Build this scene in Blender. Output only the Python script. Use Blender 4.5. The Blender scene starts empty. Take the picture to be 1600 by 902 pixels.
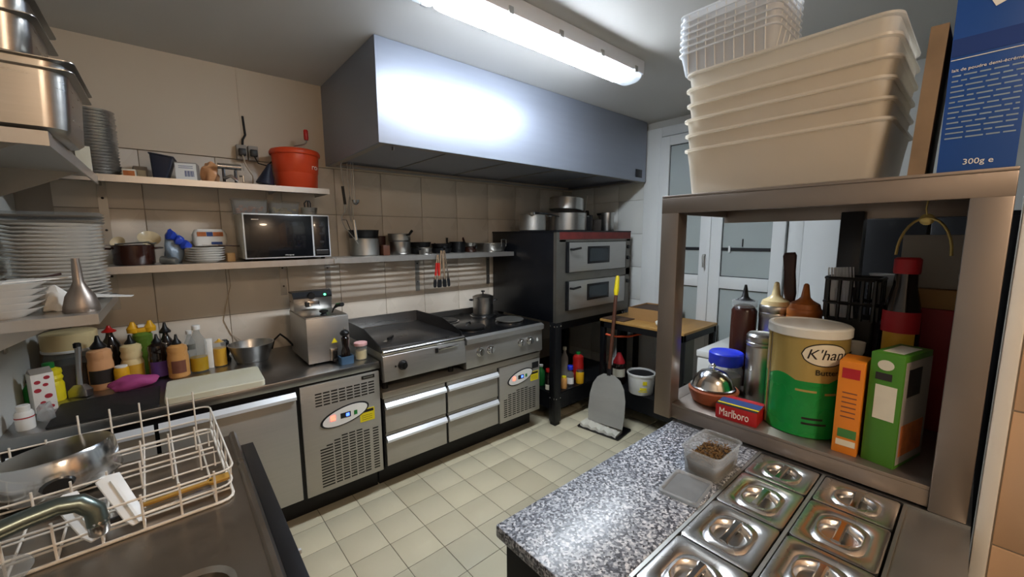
import bpy, bmesh, math, random
from mathutils import Matrix, Vector
random.seed(7)
S = bpy.context.scene
COL = S.collection
R = math.radians

# ------------------------------------------------------------------ camera
def cam_axes(yaw, pit, rol):
    f = Vector((math.sin(yaw)*math.cos(pit), math.cos(yaw)*math.cos(pit), math.sin(pit)))
    r = Vector((math.cos(yaw), -math.sin(yaw), 0)); u = r.cross(f)
    return r*math.cos(rol)+u*math.sin(rol), -r*math.sin(rol)+u*math.cos(rol), f
cd = bpy.data.cameras.new('camera'); cam = bpy.data.objects.new('camera', cd); COL.objects.link(cam)
r_, u_, f_ = cam_axes(R(40.362), R(-7.368), R(-.369))
cam.matrix_world = Matrix(((r_.x, u_.x, -f_.x, 0), (r_.y, u_.y, -f_.y, 0), (r_.z, u_.z, -f_.z, 1.56), (0, 0, 0, 1)))
cd.sensor_width = 36; cd.lens = 36*628/1600; cd.clip_start = .02
S.camera = cam
# ------------------------------------------------------------------ world and exposure
w = bpy.data.worlds.new('world'); S.world = w; w.use_nodes = True
w.node_tree.nodes['Background'].inputs[0].default_value = (.55, .65, .8, 1)
w.node_tree.nodes['Background'].inputs[1].default_value = .4
S.view_settings.view_transform = 'Standard'; S.view_settings.look = 'None'
S.view_settings.gamma = 1; S.view_settings.use_curve_mapping = False
S.view_settings.exposure = 1.68
TUBE_POWER = 27.0      # fluorescent diffuser over the aisle
WARM_POWER = 22.0      # round ceiling light at the other end of the room

# ------------------------------------------------------------------ materials
def hexc(h):
    h = h.lstrip('#'); o = []
    for i in (0, 2, 4):
        c = int(h[i:i+2], 16)/255
        o.append(c/12.92 if c <= .04045 else ((c+.055)/1.055)**2.4)
    return (*o, 1)
MATS = {}
def mat(name, col, rough=.5, metal=0, var=.10, scale=9, bump=0, coat=0, stretch=None, alpha=1, trans=0, rvar=.08, emit=0, sss=0, col2=None, ior=1.45):
    m = bpy.data.materials.new(name); m.use_nodes = True; nt = m.node_tree; b = nt.nodes['Principled BSDF']
    c = hexc(col) if isinstance(col, str) else (*col, 1)
    tc = nt.nodes.new('ShaderNodeTexCoord'); mp = nt.nodes.new('ShaderNodeMapping'); nz = nt.nodes.new('ShaderNodeTexNoise')
    nt.links.new(tc.outputs['Object'], mp.inputs[0]); nt.links.new(mp.outputs[0], nz.inputs[0])
    if stretch: mp.inputs['Scale'].default_value = stretch
    nz.inputs['Scale'].default_value = scale; nz.inputs['Detail'].default_value = 4
    mx = nt.nodes.new('ShaderNodeMix'); mx.data_type = 'RGBA'
    d = hexc(col2) if col2 else tuple(max(0, x*(1-2*var)) for x in c[:3])+(1,)
    mx.inputs[6].default_value = d
    mx.inputs[7].default_value = c if col2 else tuple(min(1, x*(1+var)) for x in c[:3])+(1,)
    nt.links.new(nz.outputs[0], mx.inputs[0]); nt.links.new(mx.outputs[2], b.inputs['Base Color'])
    mr = nt.nodes.new('ShaderNodeMapRange'); mr.inputs[3].default_value = max(.02, rough-rvar); mr.inputs[4].default_value = min(1, rough+rvar)
    nt.links.new(nz.outputs[0], mr.inputs[0]); nt.links.new(mr.outputs[0], b.inputs['Roughness'])
    b.inputs['Metallic'].default_value = metal; b.inputs['IOR'].default_value = ior
    b.inputs['Coat Weight'].default_value = coat
    b.inputs['Alpha'].default_value = alpha; b.inputs['Transmission Weight'].default_value = trans
    if sss: b.inputs['Subsurface Weight'].default_value = sss; b.inputs['Subsurface Radius'].default_value = (.02, .015, .01)
    if emit:
        b.inputs['Emission Color'].default_value = c; b.inputs['Emission Strength'].default_value = emit
    if bump:
        bp = nt.nodes.new('ShaderNodeBump'); bp.inputs['Strength'].default_value = bump; bp.inputs['Distance'].default_value = .004
        nt.links.new(nz.outputs[0], bp.inputs['Height']); nt.links.new(bp.outputs[0], b.inputs['Normal'])
    MATS[name] = m; return m

mat('steel', '#b4b2ae', .30, 1, .06, 6, stretch=(1, 1, 14))
mat('steel_brushed', '#b2b0ac', .40, .85, .07, 5, stretch=(1, 1, 40))
mat('steel_hood', '#9ba2b0', .48, .62, .05, 3, stretch=(1, 1, 10))
mat('steel_worktop', '#a8a8a8', .32, 1, .09, 5, stretch=(2, 14, 1))
mat('steel_sink', '#a8a198', .30, 1, .10, 5)
mat('steel_polish', '#cfcfcf', .17, 1, .05, 6)
mat('lid_steel', '#dad8d5', .28, 1, .06, 5)
mat('steel_soft', '#b0afaa', .45, 1, .08, 5)
mat('fridge_panel', '#b3b0a9', .42, .6, .05, 4, stretch=(1, 1, 20))
mat('rack_steel', '#978c83', .40, .85, .10, 5)
mat('alu_edge', '#e4e8ec', .32, .35, .03, 6)
mat('alu_shelf', '#bfbcb7', .38, .9, .05, 6, stretch=(8, 1, 1))
mat('dark_steel', '#3c3d40', .38, .8, .15, 6)
mat('black_steel', '#17181b', .38, .3, .2, 5)
mat('oven_side', '#0f1116', .34, .1, .2, 4)
mat('black_plastic', '#131314', .42, 0, .15, 8)
mat('black_rubber', '#1b1b1c', .65, 0, .15, 14)
mat('plinth_black', '#101012', .5, 0, .2, 6)
mat('cast_iron', '#2a2a2b', .42, .6, .2, 10)
mat('griddle_plate', '#6b6a6a', .30, .9, .22, 7)
mat('hob_dark', '#3a3b3e', .22, .85, .2, 8)
mat('wall_paint', '#cdbfaa', .6, 0, .03, 1.5)
mat('wall_tile', '#d4cabb', .28, 0, .03, 1.2, rvar=.05)
mat('wall_tile_white', '#d6d8d4', .25, 0, .03, 1.2, rvar=.05)
mat('grout_wall', '#aaa194', .8, 0, .05, 20)
mat('wall_grey', '#c6c6c0', .5, 0, .04, 2)
mat('wall_beige', '#c9a98a', .5, 0, .08, 3)
mat('ceiling_paint', '#c6c4c0', .55, 0, .03, 2)
mat('floor_tile', '#cdc4a8', .38, 0, .05, 3)
mat('floor_tile_b', '#c3ba9e', .40, 0, .06, 3)
mat('floor_tile_c', '#d2c9ac', .36, 0, .05, 3)
mat('floor_grout', '#6e6758', .85, 0, .15, 15)
mat('trim_white', '#dcdad4', .4, 0, .04, 5)
mat('door_white', '#dfe2e1', .32, 0, .03, 3)
mat('door_glass', '#aab3b1', .22, 0, .06, 2)
mat('black_paint', '#1c1d20', .45, 0, .15, 6)
mat('white_wire', '#e9e2d6', .38, 0, .05, 12)
mat('white_plastic', '#e6e6e2', .38, 0, .04, 8)
mat('offwhite_plastic', '#ddd6c4', .4, 0, .05, 8)
mat('board_plastic', '#d6d3c4', .5, 0, .05, 6, col2='#c5bf9c')
mat('porcelain', '#e9e6e0', .16, 0, .03, 6, coat=.3)
mat('cream_ceramic', '#d9c9a4', .25, 0, .06, 6)
mat('brown_glaze', '#3a2018', .2, 0, .2, 6, coat=.4)
mat('terracotta', '#9c5636', .6, 0, .12, 8)
mat('orange_plastic', '#d8481f', .34, 0, .05, 6)
mat('red_plastic', '#b3201c', .35, 0, .08, 8)
mat('red_box', '#a5141a', .5, 0, .08, 6)
mat('crimson_card', '#9c1f26', .55, 0, .1, 5)
mat('yellow_plastic', '#e2cf1f', .38, 0, .06, 6)
mat('amber_yellow', '#e0a81c', .38, 0, .08, 8)
mat('handle_yellow', '#e8cf1a', .35, 0, .05, 8)
mat('blue_plastic', '#2034c8', .35, 0, .06, 8)
mat('blue_bag', '#2b48b8', .3, 0, .15, 8, bump=.6)
mat('pale_bag', '#8fa3b6', .28, 0, .15, 8, bump=.6)
mat('blue_stand', '#3f5c77', .45, 0, .08, 8)
mat('green_plastic', '#1f7a35', .35, 0, .1, 8)
mat('green_sauce', '#5c7a2c', .3, 0, .12, 8)
mat('tin_green', '#0f8a3a', .28, .1, .06, 5)
mat('tin_gold', '#b79f5c', .32, .45, .08, 5)
mat('tin_lid', '#d5d5cd', .4, 0, .04, 5)
mat('orange_card', '#d9801f', .5, 0, .06, 6)
mat('green_card', '#467f22', .48, 0, .10, 6)
mat('blue_card', '#1c4c96', .5, 0, .08, 4)
mat('blue_dark_card', '#173a80', .5, 0, .08, 4)
mat('cardboard', '#a8804f', .8, 0, .10, 8)
mat('worn_card', '#8b755c', .8, 0, .25, 10)
mat('dark_card', '#4a3526', .75, 0, .2, 8)
mat('wood_table', '#c79c58', .5, 0, .18, 3, stretch=(1, 4, 1), col2='#8a6030')
mat('wood_handle', '#5a3321', .5, 0, .2, 8, stretch=(1, 1, .2))
mat('wood_spoon', '#bf8f3c', .55, 0, .15, 8)
mat('wood_dark', '#3b1c14', .35, 0, .2, 8)
mat('white_card', '#e6e4de', .6, 0, .03, 8)
mat('paper_white', '#e9e7e0', .7, 0, .04, 10, bump=.2)
mat('grey_card', '#9a948c', .7, 0, .06, 8)
mat('navy_plastic', '#232838', .4, 0, .15, 8)
mat('purple_label', '#5c3a80', .5, 0, .12, 12)
mat('magenta_cloth', '#a8437f', .7, 0, .2, 14, bump=.5)
mat('dark_bottle', '#1d1512', .12, 0, .2, 6, coat=.4)
mat('salmon_sauce', '#d8a172', .3, 0, .06, 8)
mat('caramel_sauce', '#c99355', .28, 0, .08, 8)
mat('mayo_sauce', '#dcc795', .3, 0, .05, 8)
mat('mustard_sauce', '#d2a136', .3, 0, .08, 8)
mat('oil_yellow', '#b08c22', .15, 0, .1, 8)
mat('brown_sauce', '#3a1c15', .25, 0, .15, 8)
mat('orange_sauce', '#b5672b', .35, 0, .3, 18)
mat('label_black', '#2b2623', .5, 0, .15, 20)
mat('label_brown', '#7a4a38', .5, 0, .15, 20)
mat('label_cream', '#d8d2bd', .55, 0, .08, 20)
mat('label_white', '#e8e8e4', .55, 0, .04, 20)
mat('label_yellow', '#e5d31c', .5, 0, .06, 20)
mat('label_red', '#b01f28', .5, 0, .1, 12)
mat('label_green', '#3f7a3a', .5, 0, .15, 20)
mat('ink_black', '#15120f', .6, 0, .05, 20)
mat('ink_white', '#eceae4', .6, 0, .03, 20)
mat('ink_blue', '#24407e', .6, 0, .05, 20)
mat('ink_red', '#a82b38', .6, 0, .1, 20)
mat('gold_wire', '#d9c27a', .3, .7, .08, 10)
mat('glass_dark', '#121418', .22, 0, .1, 3, coat=.5)
mat('oven_glass', '#2d3338', .12, 0, .25, 5, coat=.3)
mat('oven_red', '#6e2a26', .5, .2, .3, 14)
mat('oven_frame', '#77746d', .4, .8, .15, 8)
mat('food_orange', '#c2703a', .7, 0, .3, 30, bump=1)
mat('food_pasta', '#cdb06a', .7, 0, .25, 30, bump=1)
mat('herb_brown', '#7a5a2c', .8, 0, .45, 60, bump=.5)
mat('herb_dark', '#4a341d', .8, 0, .4, 60, bump=.5)
mat('cable_black', '#151516', .5, 0, .1, 10)
mat('cable_white', '#b9a993', .5, 0, .05, 10)
mat('cable_orange', '#d8552a', .45, 0, .08, 10)
mat('gingham', '#c65a58', .6, 0, .1, 30, col2='#e6d8d4')
mat('faucet_chrome', '#717d78', .30, .85, .08, 8)
mat('peel_alu', '#aaa9a2', .5, .25, .1, 5, stretch=(1, 1, 3))
mat('cloth_white', '#d9d5c6', .8, 0, .06, 12, bump=.4)
mat('led_red', (1, .05, .03), .4, 0, 0, 5, emit=3)
mat('led_blue', (.05, .12, 1), .4, 0, 0, 5, emit=1.5)
mat('led_green', (.05, .9, .2), .4, 0, 0, 5, emit=3)
mat('tube_light', (.83, .91, 1), .4, 0, 0, 5, emit=TUBE_POWER)
mat('warm_light', (1, .75, .53), .4, 0, 0, 5, emit=WARM_POWER)
mat('lamp_body', '#e2e6ec', .35, 0, .02, 5)

def glassy(name, col, fac, rough=.25):
    """milky see-through plastic: part diffuse and translucent, part clear"""
    m = bpy.data.materials.new(name); m.use_nodes = True; nt = m.node_tree; nt.nodes.clear()
    o = nt.nodes.new('ShaderNodeOutputMaterial'); c = hexc(col)
    p = nt.nodes.new('ShaderNodeBsdfPrincipled'); p.inputs['Base Color'].default_value = c; p.inputs['Roughness'].default_value = rough
    t = nt.nodes.new('ShaderNodeBsdfTranslucent'); t.inputs[0].default_value = c
    a = nt.nodes.new('ShaderNodeBsdfTransparent'); a.inputs[0].default_value = (.97, .97, .97, 1)
    m1 = nt.nodes.new('ShaderNodeMixShader'); m1.inputs[0].default_value = .55
    nt.links.new(p.outputs[0], m1.inputs[1]); nt.links.new(t.outputs[0], m1.inputs[2])
    nz = nt.nodes.new('ShaderNodeTexNoise'); nz.inputs['Scale'].default_value = 6
    tc = nt.nodes.new('ShaderNodeTexCoord'); nt.links.new(tc.outputs['Object'], nz.inputs[0])
    mr = nt.nodes.new('ShaderNodeMapRange'); mr.inputs[3].default_value = max(0, fac-.06); mr.inputs[4].default_value = min(1, fac+.06)
    nt.links.new(nz.outputs[0], mr.inputs[0])
    m2 = nt.nodes.new('ShaderNodeMixShader'); nt.links.new(mr.outputs[0], m2.inputs[0])
    nt.links.new(m1.outputs[0], m2.inputs[1]); nt.links.new(a.outputs[0], m2.inputs[2]); nt.links.new(m2.outputs[0], o.inputs[0])
    MATS[name] = m
glassy('clear_plastic', '#d8dcdc', .70)
glassy('bin_plastic', '#f1ebdf', .30)
glassy('basket_plastic', '#f0f2f4', .18)
glassy('clear_glass', '#c8d0cf', .72, .06)
glassy('film', '#d8dcdc', .55)

def granite():
    m = bpy.data.materials.new('granite'); m.use_nodes = True; nt = m.node_tree; b = nt.nodes['Principled BSDF']
    tc = nt.nodes.new('ShaderNodeTexCoord')
    v = nt.nodes.new('ShaderNodeTexVoronoi'); v.inputs['Scale'].default_value = 210
    n = nt.nodes.new('ShaderNodeTexNoise'); n.inputs['Scale'].default_value = 120; n.inputs['Detail'].default_value = 6
    nt.links.new(tc.outputs['Object'], v.inputs[0]); nt.links.new(tc.outputs['Object'], n.inputs[0])
    sx = nt.nodes.new('ShaderNodeSeparateColor'); nt.links.new(v.outputs['Color'], sx.inputs[0])
    ad = nt.nodes.new('ShaderNodeMath'); ad.operation = 'MULTIPLY_ADD'; ad.inputs[1].default_value = .62
    nt.links.new(sx.outputs[0], ad.inputs[0])
    nm = nt.nodes.new('ShaderNodeMath'); nm.operation = 'MULTIPLY'; nm.inputs[1].default_value = .38; nt.links.new(n.outputs[0], nm.inputs[0]); nt.links.new(nm.outputs[0], ad.inputs[2])
    cr = nt.nodes.new('ShaderNodeValToRGB'); e = cr.color_ramp.elements
    e[0].position = .18; e[0].color = hexc('#23242a'); e[1].position = .86; e[1].color = hexc('#d4d6da')
    x = cr.color_ramp.elements.new(.40); x.color = hexc('#5a5f69'); x = cr.color_ramp.elements.new(.62); x.color = hexc('#9aa0a8')
    nt.links.new(ad.outputs[0], cr.inputs[0]); nt.links.new(cr.outputs[0], b.inputs['Base Color']); b.inputs['Roughness'].default_value = .35
    MATS['granite'] = m
granite()
def base_floor():
    m = bpy.data.materials.new('floor_far'); m.use_nodes = True; nt = m.node_tree; b = nt.nodes['Principled BSDF']
    tc = nt.nodes.new('ShaderNodeTexCoord'); br = nt.nodes.new('ShaderNodeTexBrick'); br.offset = 0
    br.inputs['Color1'].default_value = hexc('#6e6758'); br.inputs['Color2'].default_value = hexc('#736b5b'); br.inputs['Mortar'].default_value = hexc('#5e574a')
    br.inputs['Scale'].default_value = 5; br.inputs['Brick Width'].default_value = 1; br.inputs['Row Height'].default_value = 1; br.inputs['Mortar Size'].default_value = .01
    nt.links.new(tc.outputs['Object'], br.inputs[0]); nt.links.new(br.outputs[0], b.inputs['Base Color']); b.inputs['Roughness'].default_value = .8
    MATS['floor_far'] = m
base_floor()

# ------------------------------------------------------------------ mesh helpers
def rr(hx, hy, r, z, cx=0, cy=0, n=5):
    r = min(r, hx*.999, hy*.999); out = []
    for k, (sx, sy) in enumerate(((1, 1), (-1, 1), (-1, -1), (1, -1))):
        for i in range(n):
            a = math.pi/2*(k+i/(n-1)); out.append(Vector((cx+sx*(hx-r)+r*math.cos(a), cy+sy*(hy-r)+r*math.sin(a), z)))
    return out
def circ(r, z, cx=0, cy=0, n=28): return [Vector((cx+r*math.cos(2*math.pi*i/n), cy+r*math.sin(2*math.pi*i/n), z)) for i in range(n)]
class MB:
    def __init__(s): s.v = []; s.f = []
    def box(s, x0, x1, y0, y1, z0, z1):
        b = len(s.v); s.v += [Vector(p) for p in ((x0, y0, z0), (x1, y0, z0), (x1, y1, z0), (x0, y1, z0), (x0, y0, z1), (x1, y0, z1), (x1, y1, z1), (x0, y1, z1))]
        s.f += [tuple(b+i for i in q) for q in ((0, 3, 2, 1), (4, 5, 6, 7), (0, 1, 5, 4), (1, 2, 6, 5), (2, 3, 7, 6), (3, 0, 4, 7))]; return s
    def loft(s, rings, c0=True, c1=True, close=False):
        b = len(s.v); n = len(rings[0])
        for r in rings: s.v += [Vector(p) for p in r]
        for k in range(len(rings)-1):
            for i in range(n):
                j = (i+1) % n; s.f.append((b+k*n+i, b+k*n+j, b+(k+1)*n+j, b+(k+1)*n+i))
        if close:
            k = len(rings)-1
            for i in range(n):
                j = (i+1) % n; s.f.append((b+k*n+i, b+k*n+j, b+j, b+i))
            return s
        if c0: s.f.append(tuple(b+i for i in reversed(range(n))))
        if c1: s.f.append(tuple(b+(len(rings)-1)*n+i for i in range(n)))
        return s
    def lathe(s, prof, cx=0, cy=0, n=28, c0=True, c1=True): return s.loft([circ(max(r, 1e-4), z, cx, cy, n) for r, z in prof], c0, c1)
    def arc(s, r, z0, z1, a0, a1, cx=0, cy=0, n=10, t=.0008):
        rings = []
        for i in range(n+1):
            a = R(a0+(a1-a0)*i/n); c, d = math.cos(a), math.sin(a)
            rings.append([Vector((cx+q*c, cy+q*d, z)) for q, z in ((r, z0), (r+t, z0), (r+t, z1), (r, z1))])
        return s.loft(rings)
    def tube(s, pts, r, n=8, close=False):
        pts = [Vector(p) for p in pts]; rings = []; rs = r if isinstance(r, (list, tuple)) else [r]*len(pts); up = None
        for i, p in enumerate(pts):
            if close: t = pts[(i+1) % len(pts)]-pts[i-1]
            else: t = pts[min(i+1, len(pts)-1)]-pts[max(i-1, 0)]
            t.normalize()
            if up is None: up = Vector((0, 0, 1)) if abs(t.z) < .9 else Vector((1, 0, 0))
            a = t.cross(up)
            if a.length < 1e-4: a = t.orthogonal()
            a.normalize(); up = a.cross(t).normalized()
            rings.append([p+(a*math.cos(2*math.pi*k/n)+up*math.sin(2*math.pi*k/n))*rs[i] for k in range(n)])
        return s.loft(rings, close=close)
    def prism(s, poly, axis, a, b):
        def P(u, v, w): return Vector({'x': (w, u, v), 'y': (u, w, v), 'z': (u, v, w)}[axis])
        return s.loft([[P(u, v, a) for u, v in poly], [P(u, v, b) for u, v in poly]])
    def xf(s, m, start=0):
        for i in range(start, len(s.v)): s.v[i] = m @ s.v[i]
        return s
    def build(s, name, m, parent=None, loc=(0, 0, 0), rot=(0, 0, 0), bevel=0, smooth=35, kind=None, label=None):
        me = bpy.data.meshes.new(name); me.from_pydata([tuple(v) for v in s.v], [], s.f)
        bm = bmesh.new(); bm.from_mesh(me)
        bmesh.ops.recalc_face_normals(bm, faces=bm.faces)
        if bevel:
            ed = [e for e in bm.edges if len(e.link_faces) == 2 and e.calc_face_angle(0) > R(40)]
            bmesh.ops.bevel(bm, geom=ed, offset=bevel, segments=2, affect='EDGES', profile=.5, clamp_overlap=True)
        bm.to_mesh(me); bm.free()
        for p in me.polygons: p.use_smooth = True
        me.set_sharp_from_angle(angle=R(smooth))
        me.materials.append(MATS[m]); o = bpy.data.objects.new(name, me); COL.objects.link(o)
        o.parent = parent; o.location = loc; o.rotation_euler = rot
        if kind: o['kind'] = kind
        if label: o['label'] = label
        return o
def tag(o, label, cat, group=None):
    o['label'] = label; o['category'] = cat
    if group: o['group'] = group
    return o
def thing(name, label, cat, loc=(0, 0, 0), rz=0, group=None):
    o = bpy.data.objects.new(name, None); COL.objects.link(o); o.empty_display_size = .05
    o.location = loc; o.rotation_euler = (0, 0, rz); return tag(o, label, cat, group)
def struct(o): o['kind'] = 'structure'; return o
def dup(o, loc=None, rz=None, label=None, parent=None):
    c = o.copy(); COL.objects.link(c); c.parent = parent
    if loc is not None: c.location = loc
    if rz is not None: c.rotation_euler = (0, 0, rz)
    if label: c['label'] = label
    for ch in list(o.children): dup(ch, parent=c)
    return c
def text(parent, s, size, m, loc, face='-y', name='lettering', shear=0, ext=.0004, align='LEFT', tilt=0):
    cu = bpy.data.curves.new(name, 'FONT'); cu.body = s; cu.size = size; cu.extrude = ext; cu.shear = shear; cu.align_x = align; cu.resolution_u = 3
    t = bpy.data.objects.new('tmp', cu); COL.objects.link(t); bpy.context.view_layer.update()
    me = bpy.data.meshes.new_from_object(t); bpy.data.objects.remove(t); bpy.data.curves.remove(cu)
    me.name = name; me.materials.clear(); me.materials.append(MATS[m])
    o = bpy.data.objects.new(name, me); COL.objects.link(o); o.parent = parent; o.location = loc
    base = Matrix.Rotation(R(90), 4, 'X')
    if face == '-x': base = Matrix.Rotation(R(-90), 4, 'Z') @ base
    if face == 'z': base = Matrix.Identity(4)
    o.rotation_euler = (base @ Matrix.Rotation(tilt, 4, 'Z')).to_euler(); return o

# ================================================================== ROOM
XL, XR, YB, YF, ZC = -.535, 3.42, 3.0, -1.9, 2.565
fl = struct(MB().box(XL-.1, XR+.1, YF-.1, YB+.1, -.08, -.002).build('floor', 'floor_far'))
ce = struct(MB().box(XL-.1, XR+.1, YF-.1, YB+.1, ZC, ZC+.08).build('ceiling', 'ceiling_paint'))
wb = struct(MB().box(XL-.1, XR+.1, YB+.004, YB+.1, 0, ZC).build('wall_back', 'grout_wall'))
wl = struct(MB().box(XL-.1, XL, YF, YB+.004, 0, ZC).build('wall_left', 'wall_grey'))
wr = struct(MB().box(XR+.004, XR+.1, YF, YB+.004, 0, ZC).build('wall_right', 'wall_grey'))
wf = struct(MB().box(XL-.1, XR+.1, YF-.1, YF, 0, ZC).build('wall_front', 'wall_paint'))
# floor tiles
tm = [MB().box(-.0985, .0985, -.0985, .0985, -.006, 0).build('floor_tile', m_, fl, bevel=.0015) for m_ in ('floor_tile', 'floor_tile_b', 'floor_tile_c')]
cs, sn = math.cos(R(.9)), math.sin(R(.9)); first = [True]*3
for i in range(-2, 15):
    for j in range(-9, 2):
        u, v = i*.2+.1, j*.2+.1; x, y = .526+u*cs-v*sn, 2.236+u*sn+v*cs
        if not (-.1 < x < XR-.1): continue
        k = random.choice((0, 0, 0, 1, 2))
        if first[k]: o = tm[k]; first[k] = False
        else: o = tm[k].copy(); COL.objects.link(o)
        o.location = (x, y, -.0005*random.random()); o.rotation_euler = (0, 0, R(.9))
# wall tiles and upper panels on the back wall
wt = MB().box(-.1655, .1655, -.004, .008, -.1555, .1555).build('wall_tile', 'wall_tile', wb, bevel=.0015); used = False
zs = [.6175+.315*i for i in range(5)]
for z in zs:
    for k in range(-2, 11):
        x = -.08+.3345*k+.167
        if x-.165 < XL or x+.165 > XR: continue
        o = wt if not used else wt.copy()
        if used: COL.objects.link(o)
        used = True; o.location = (x, YB, z)
MB().box(XL, .40, YB-.012, YB+.006, 2.037, ZC).build('wall_panel', 'wall_paint', wb)
MB().box(.408, XR, YB-.012, YB+.006, 2.037, ZC).build('wall_panel', 'wall_paint', wb)
MB().box(.396, .412, YB-.016, YB-.008, 2.037, ZC).build('joint_strip', 'wall_paint', wb)
# white tiles on the right wall beside the oven
wt2 = None
for i in range(7):
    for j in range(3):
        y, z = YB-.152-.305*j, .16+.315*i
        if wt2 is None: wt2 = MB().box(-.004, .008, -.15, .15, -.1555, .1555).build('wall_tile', 'wall_tile_white', wr, bevel=.0015); o = wt2
        else: o = wt2.copy(); COL.objects.link(o)
        o.location = (XR, y, z)
# near wall end on the right with white corner trim
wp = struct(MB().box(1.289, 2.2, YF, -.065, 0, ZC).build('wall_pier', 'grout_wall'))
t0 = None
for i in range(9):
    for j in range(6):
        if t0 is None: t0 = MB().box(-.004, .003, -.148, .148, -.148, .148).build('wall_tile', 'wall_beige', wp, bevel=.0015); o = t0
        else: o = t0.copy(); COL.objects.link(o)
        o.location = (1.289, -.215-.3*j, .15+.3*i if i < 8 else 2.48)
        if i == 8: o.scale = (1, 1, .5)
struct(MB().box(1.272, 1.30, -.064, -.040, 0, ZC).build('trim_1', 'trim_white', bevel=.003))

# French door in the right wall
dr = struct(MB().box(XR-.03, XR+.004, 1.94, 2.10, 0, 2.50).box(XR-.03, XR+.004, .84, .93, 0, 2.50).box(XR-.03, XR+.004, .93, 1.94, 2.42, 2.50).build('door_1', 'door_white', bevel=.004))
def leaf(y0, y1, hinge):
    zr = [(.06, .16), (1.135, 1.23), (2.33, 2.41)]
    o = MB().box(XR-.055, XR-.01, y0, y0+.085, .06, 2.41).box(XR-.055, XR-.01, y1-.085, y1, .06, 2.41)
    for a, b in zr: o.box(XR-.055, XR-.01, y0+.085, y1-.085, a, b)
    lf = o.build('door_leaf', 'door_white', dr, bevel=.003)
    for a, b in ((.16, 1.135), (1.23, 2.33)):
        MB().box(XR-.036, XR-.028, y0+.08, y1-.08, a-.005, b+.005).build('pane', 'door_glass', lf)
        g = MB()
        for yy in (y0+.085, y1-.09): g.box(XR-.038, XR-.027, yy, yy+.005, a, b)
        for zz in (a, b-.006): g.box(XR-.038, XR-.027, y0+.085, y1-.085, zz, zz+.006)
        g.build('gasket', 'black_paint', lf)
    MB().box(XR-.044, XR-.036, y0+.085, y1-.085, 1.438, 1.462).build('glazing_bar', 'black_paint', lf)
    MB().box(XR-.052, XR-.044, y1-.155, y1-.14, 1.425, 1.475).build('bar_clip', 'door_white', lf)
    MB().box(XR-.046, XR-.036, (y0+y1)/2+.02, (y0+y1)/2+.025, 1.47, 1.53).build('bar_pin', 'black_paint', lf)
    return lf
l1 = leaf(1.465, 1.935, 0); l2 = leaf(.94, 1.462, 1)
MB().tube([(XR-.055, 1.50, 1.40), (XR-.085, 1.50, 1.40), (XR-.09, 1.50, 1.385), (XR-.09, 1.495, 1.30)], .008).build('door_handle', 'steel_soft', l1)
MB().box(XR-.03, XR+.004, .64, .84, .06, 2.4).build('side_panel', 'door_white', dr, bevel=.004)
for z in (2.05, 1.72, .4): MB().lathe([(.008, -.05), (.008, .05)], n=10).build('hinge', 'door_white', dr, loc=(XR-.034, 1.945, z))

# ceiling fluorescent fitting
t = thing('ceiling_light', 'long lit fluorescent fitting on the ceiling in front of the steel hood', 'ceiling light', (1.49, 1.475, 2.46))
MB().loft([rr(.72, .085, .02, .036), rr(.72, .09, .02, .045), rr(.72, .09, .02, .103)]).build('housing', 'lamp_body', t)
for sx_ in (-1, 1): MB().loft([rr(.05, .05, .02, .004), rr(.055, .07, .02, .02), rr(.055, .072, .02, .036)]).build('end_cap', 'clear_plastic', t, loc=(sx_*.664, 0, 0))
MB().loft([rr(.60, .032, .03, -.006), rr(.607, .054, .03, .010), rr(.607, .058, .03, .036)]).build('diffuser', 'tube_light', t)
for k in range(5):
    for sy in (-1, 1): MB().box(-.012, .012, -.006, .006, 0, .03).build('clip', 'steel', t, loc=(-.62+.31*k, sy*.09, .025))
# warm round light at the far end of the room behind the viewpoint
t = thing('ceiling_light', 'round warm ceiling light at the wall-paint end of the room', 'ceiling light', (.35, -1.05, 2.44))
MB().lathe([(.20, .09), (.21, .10), (.21, .125), (.20, .125)]).build('base', 'lamp_body', t)
MB().lathe([(.05, 0), (.13, .02), (.18, .055), (.19, .09)]).build('globe', 'warm_light', t)

# ================================================================== HOOD
t = thing('extractor_hood', 'wide brushed steel extractor hood hung over the cooking line', 'extractor hood', (0, 0, 2.045))
x0, x1, y0, h = .87, 3.36, 2.07, .518
MB().box(x0, x1, y0, y0+.012, 0, h).build('front_panel', 'steel_hood', t, bevel=.002)
MB().box(x0, x0+.012, y0+.012, YB-.012, 0, h).build('side_panel', 'steel_hood', t)
MB().box(x1-.012, x1, y0+.012, YB-.012, 0, h).build('side_panel', 'steel_hood', t)
MB().box(x0+.012, x1-.012, y0+.012, y0+.05, 0, .008).box(x0+.012, x1-.012, YB-.06, YB-.012, 0, .008).box(x0+.012, x0+.05, y0+.05, YB-.06, 0, .008).box(x1-.05, x1-.012, y0+.05, YB-.06, 0, .008).build('gutter', 'steel_soft', t)
MB().box(x0+.012, x1-.012, y0+.012, YB-.012, .03, .036).build('underside', 'steel_hood', t)
for k in range(1, 5): MB().box(x0+k*.498-.004, x0+k*.498+.004, y0+.05, YB-.06, .024, .03).build('seam', 'steel_soft', t)
MB().box(x0+.1, x0+.105, y0+.05, y0+.07, -.018, 0).build('hook_tab', 'steel', t)
MB().box(3.2, 3.3, y0-.003, y0, .03, .10).build('badge', 'dark_steel', t, bevel=.001)

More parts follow.
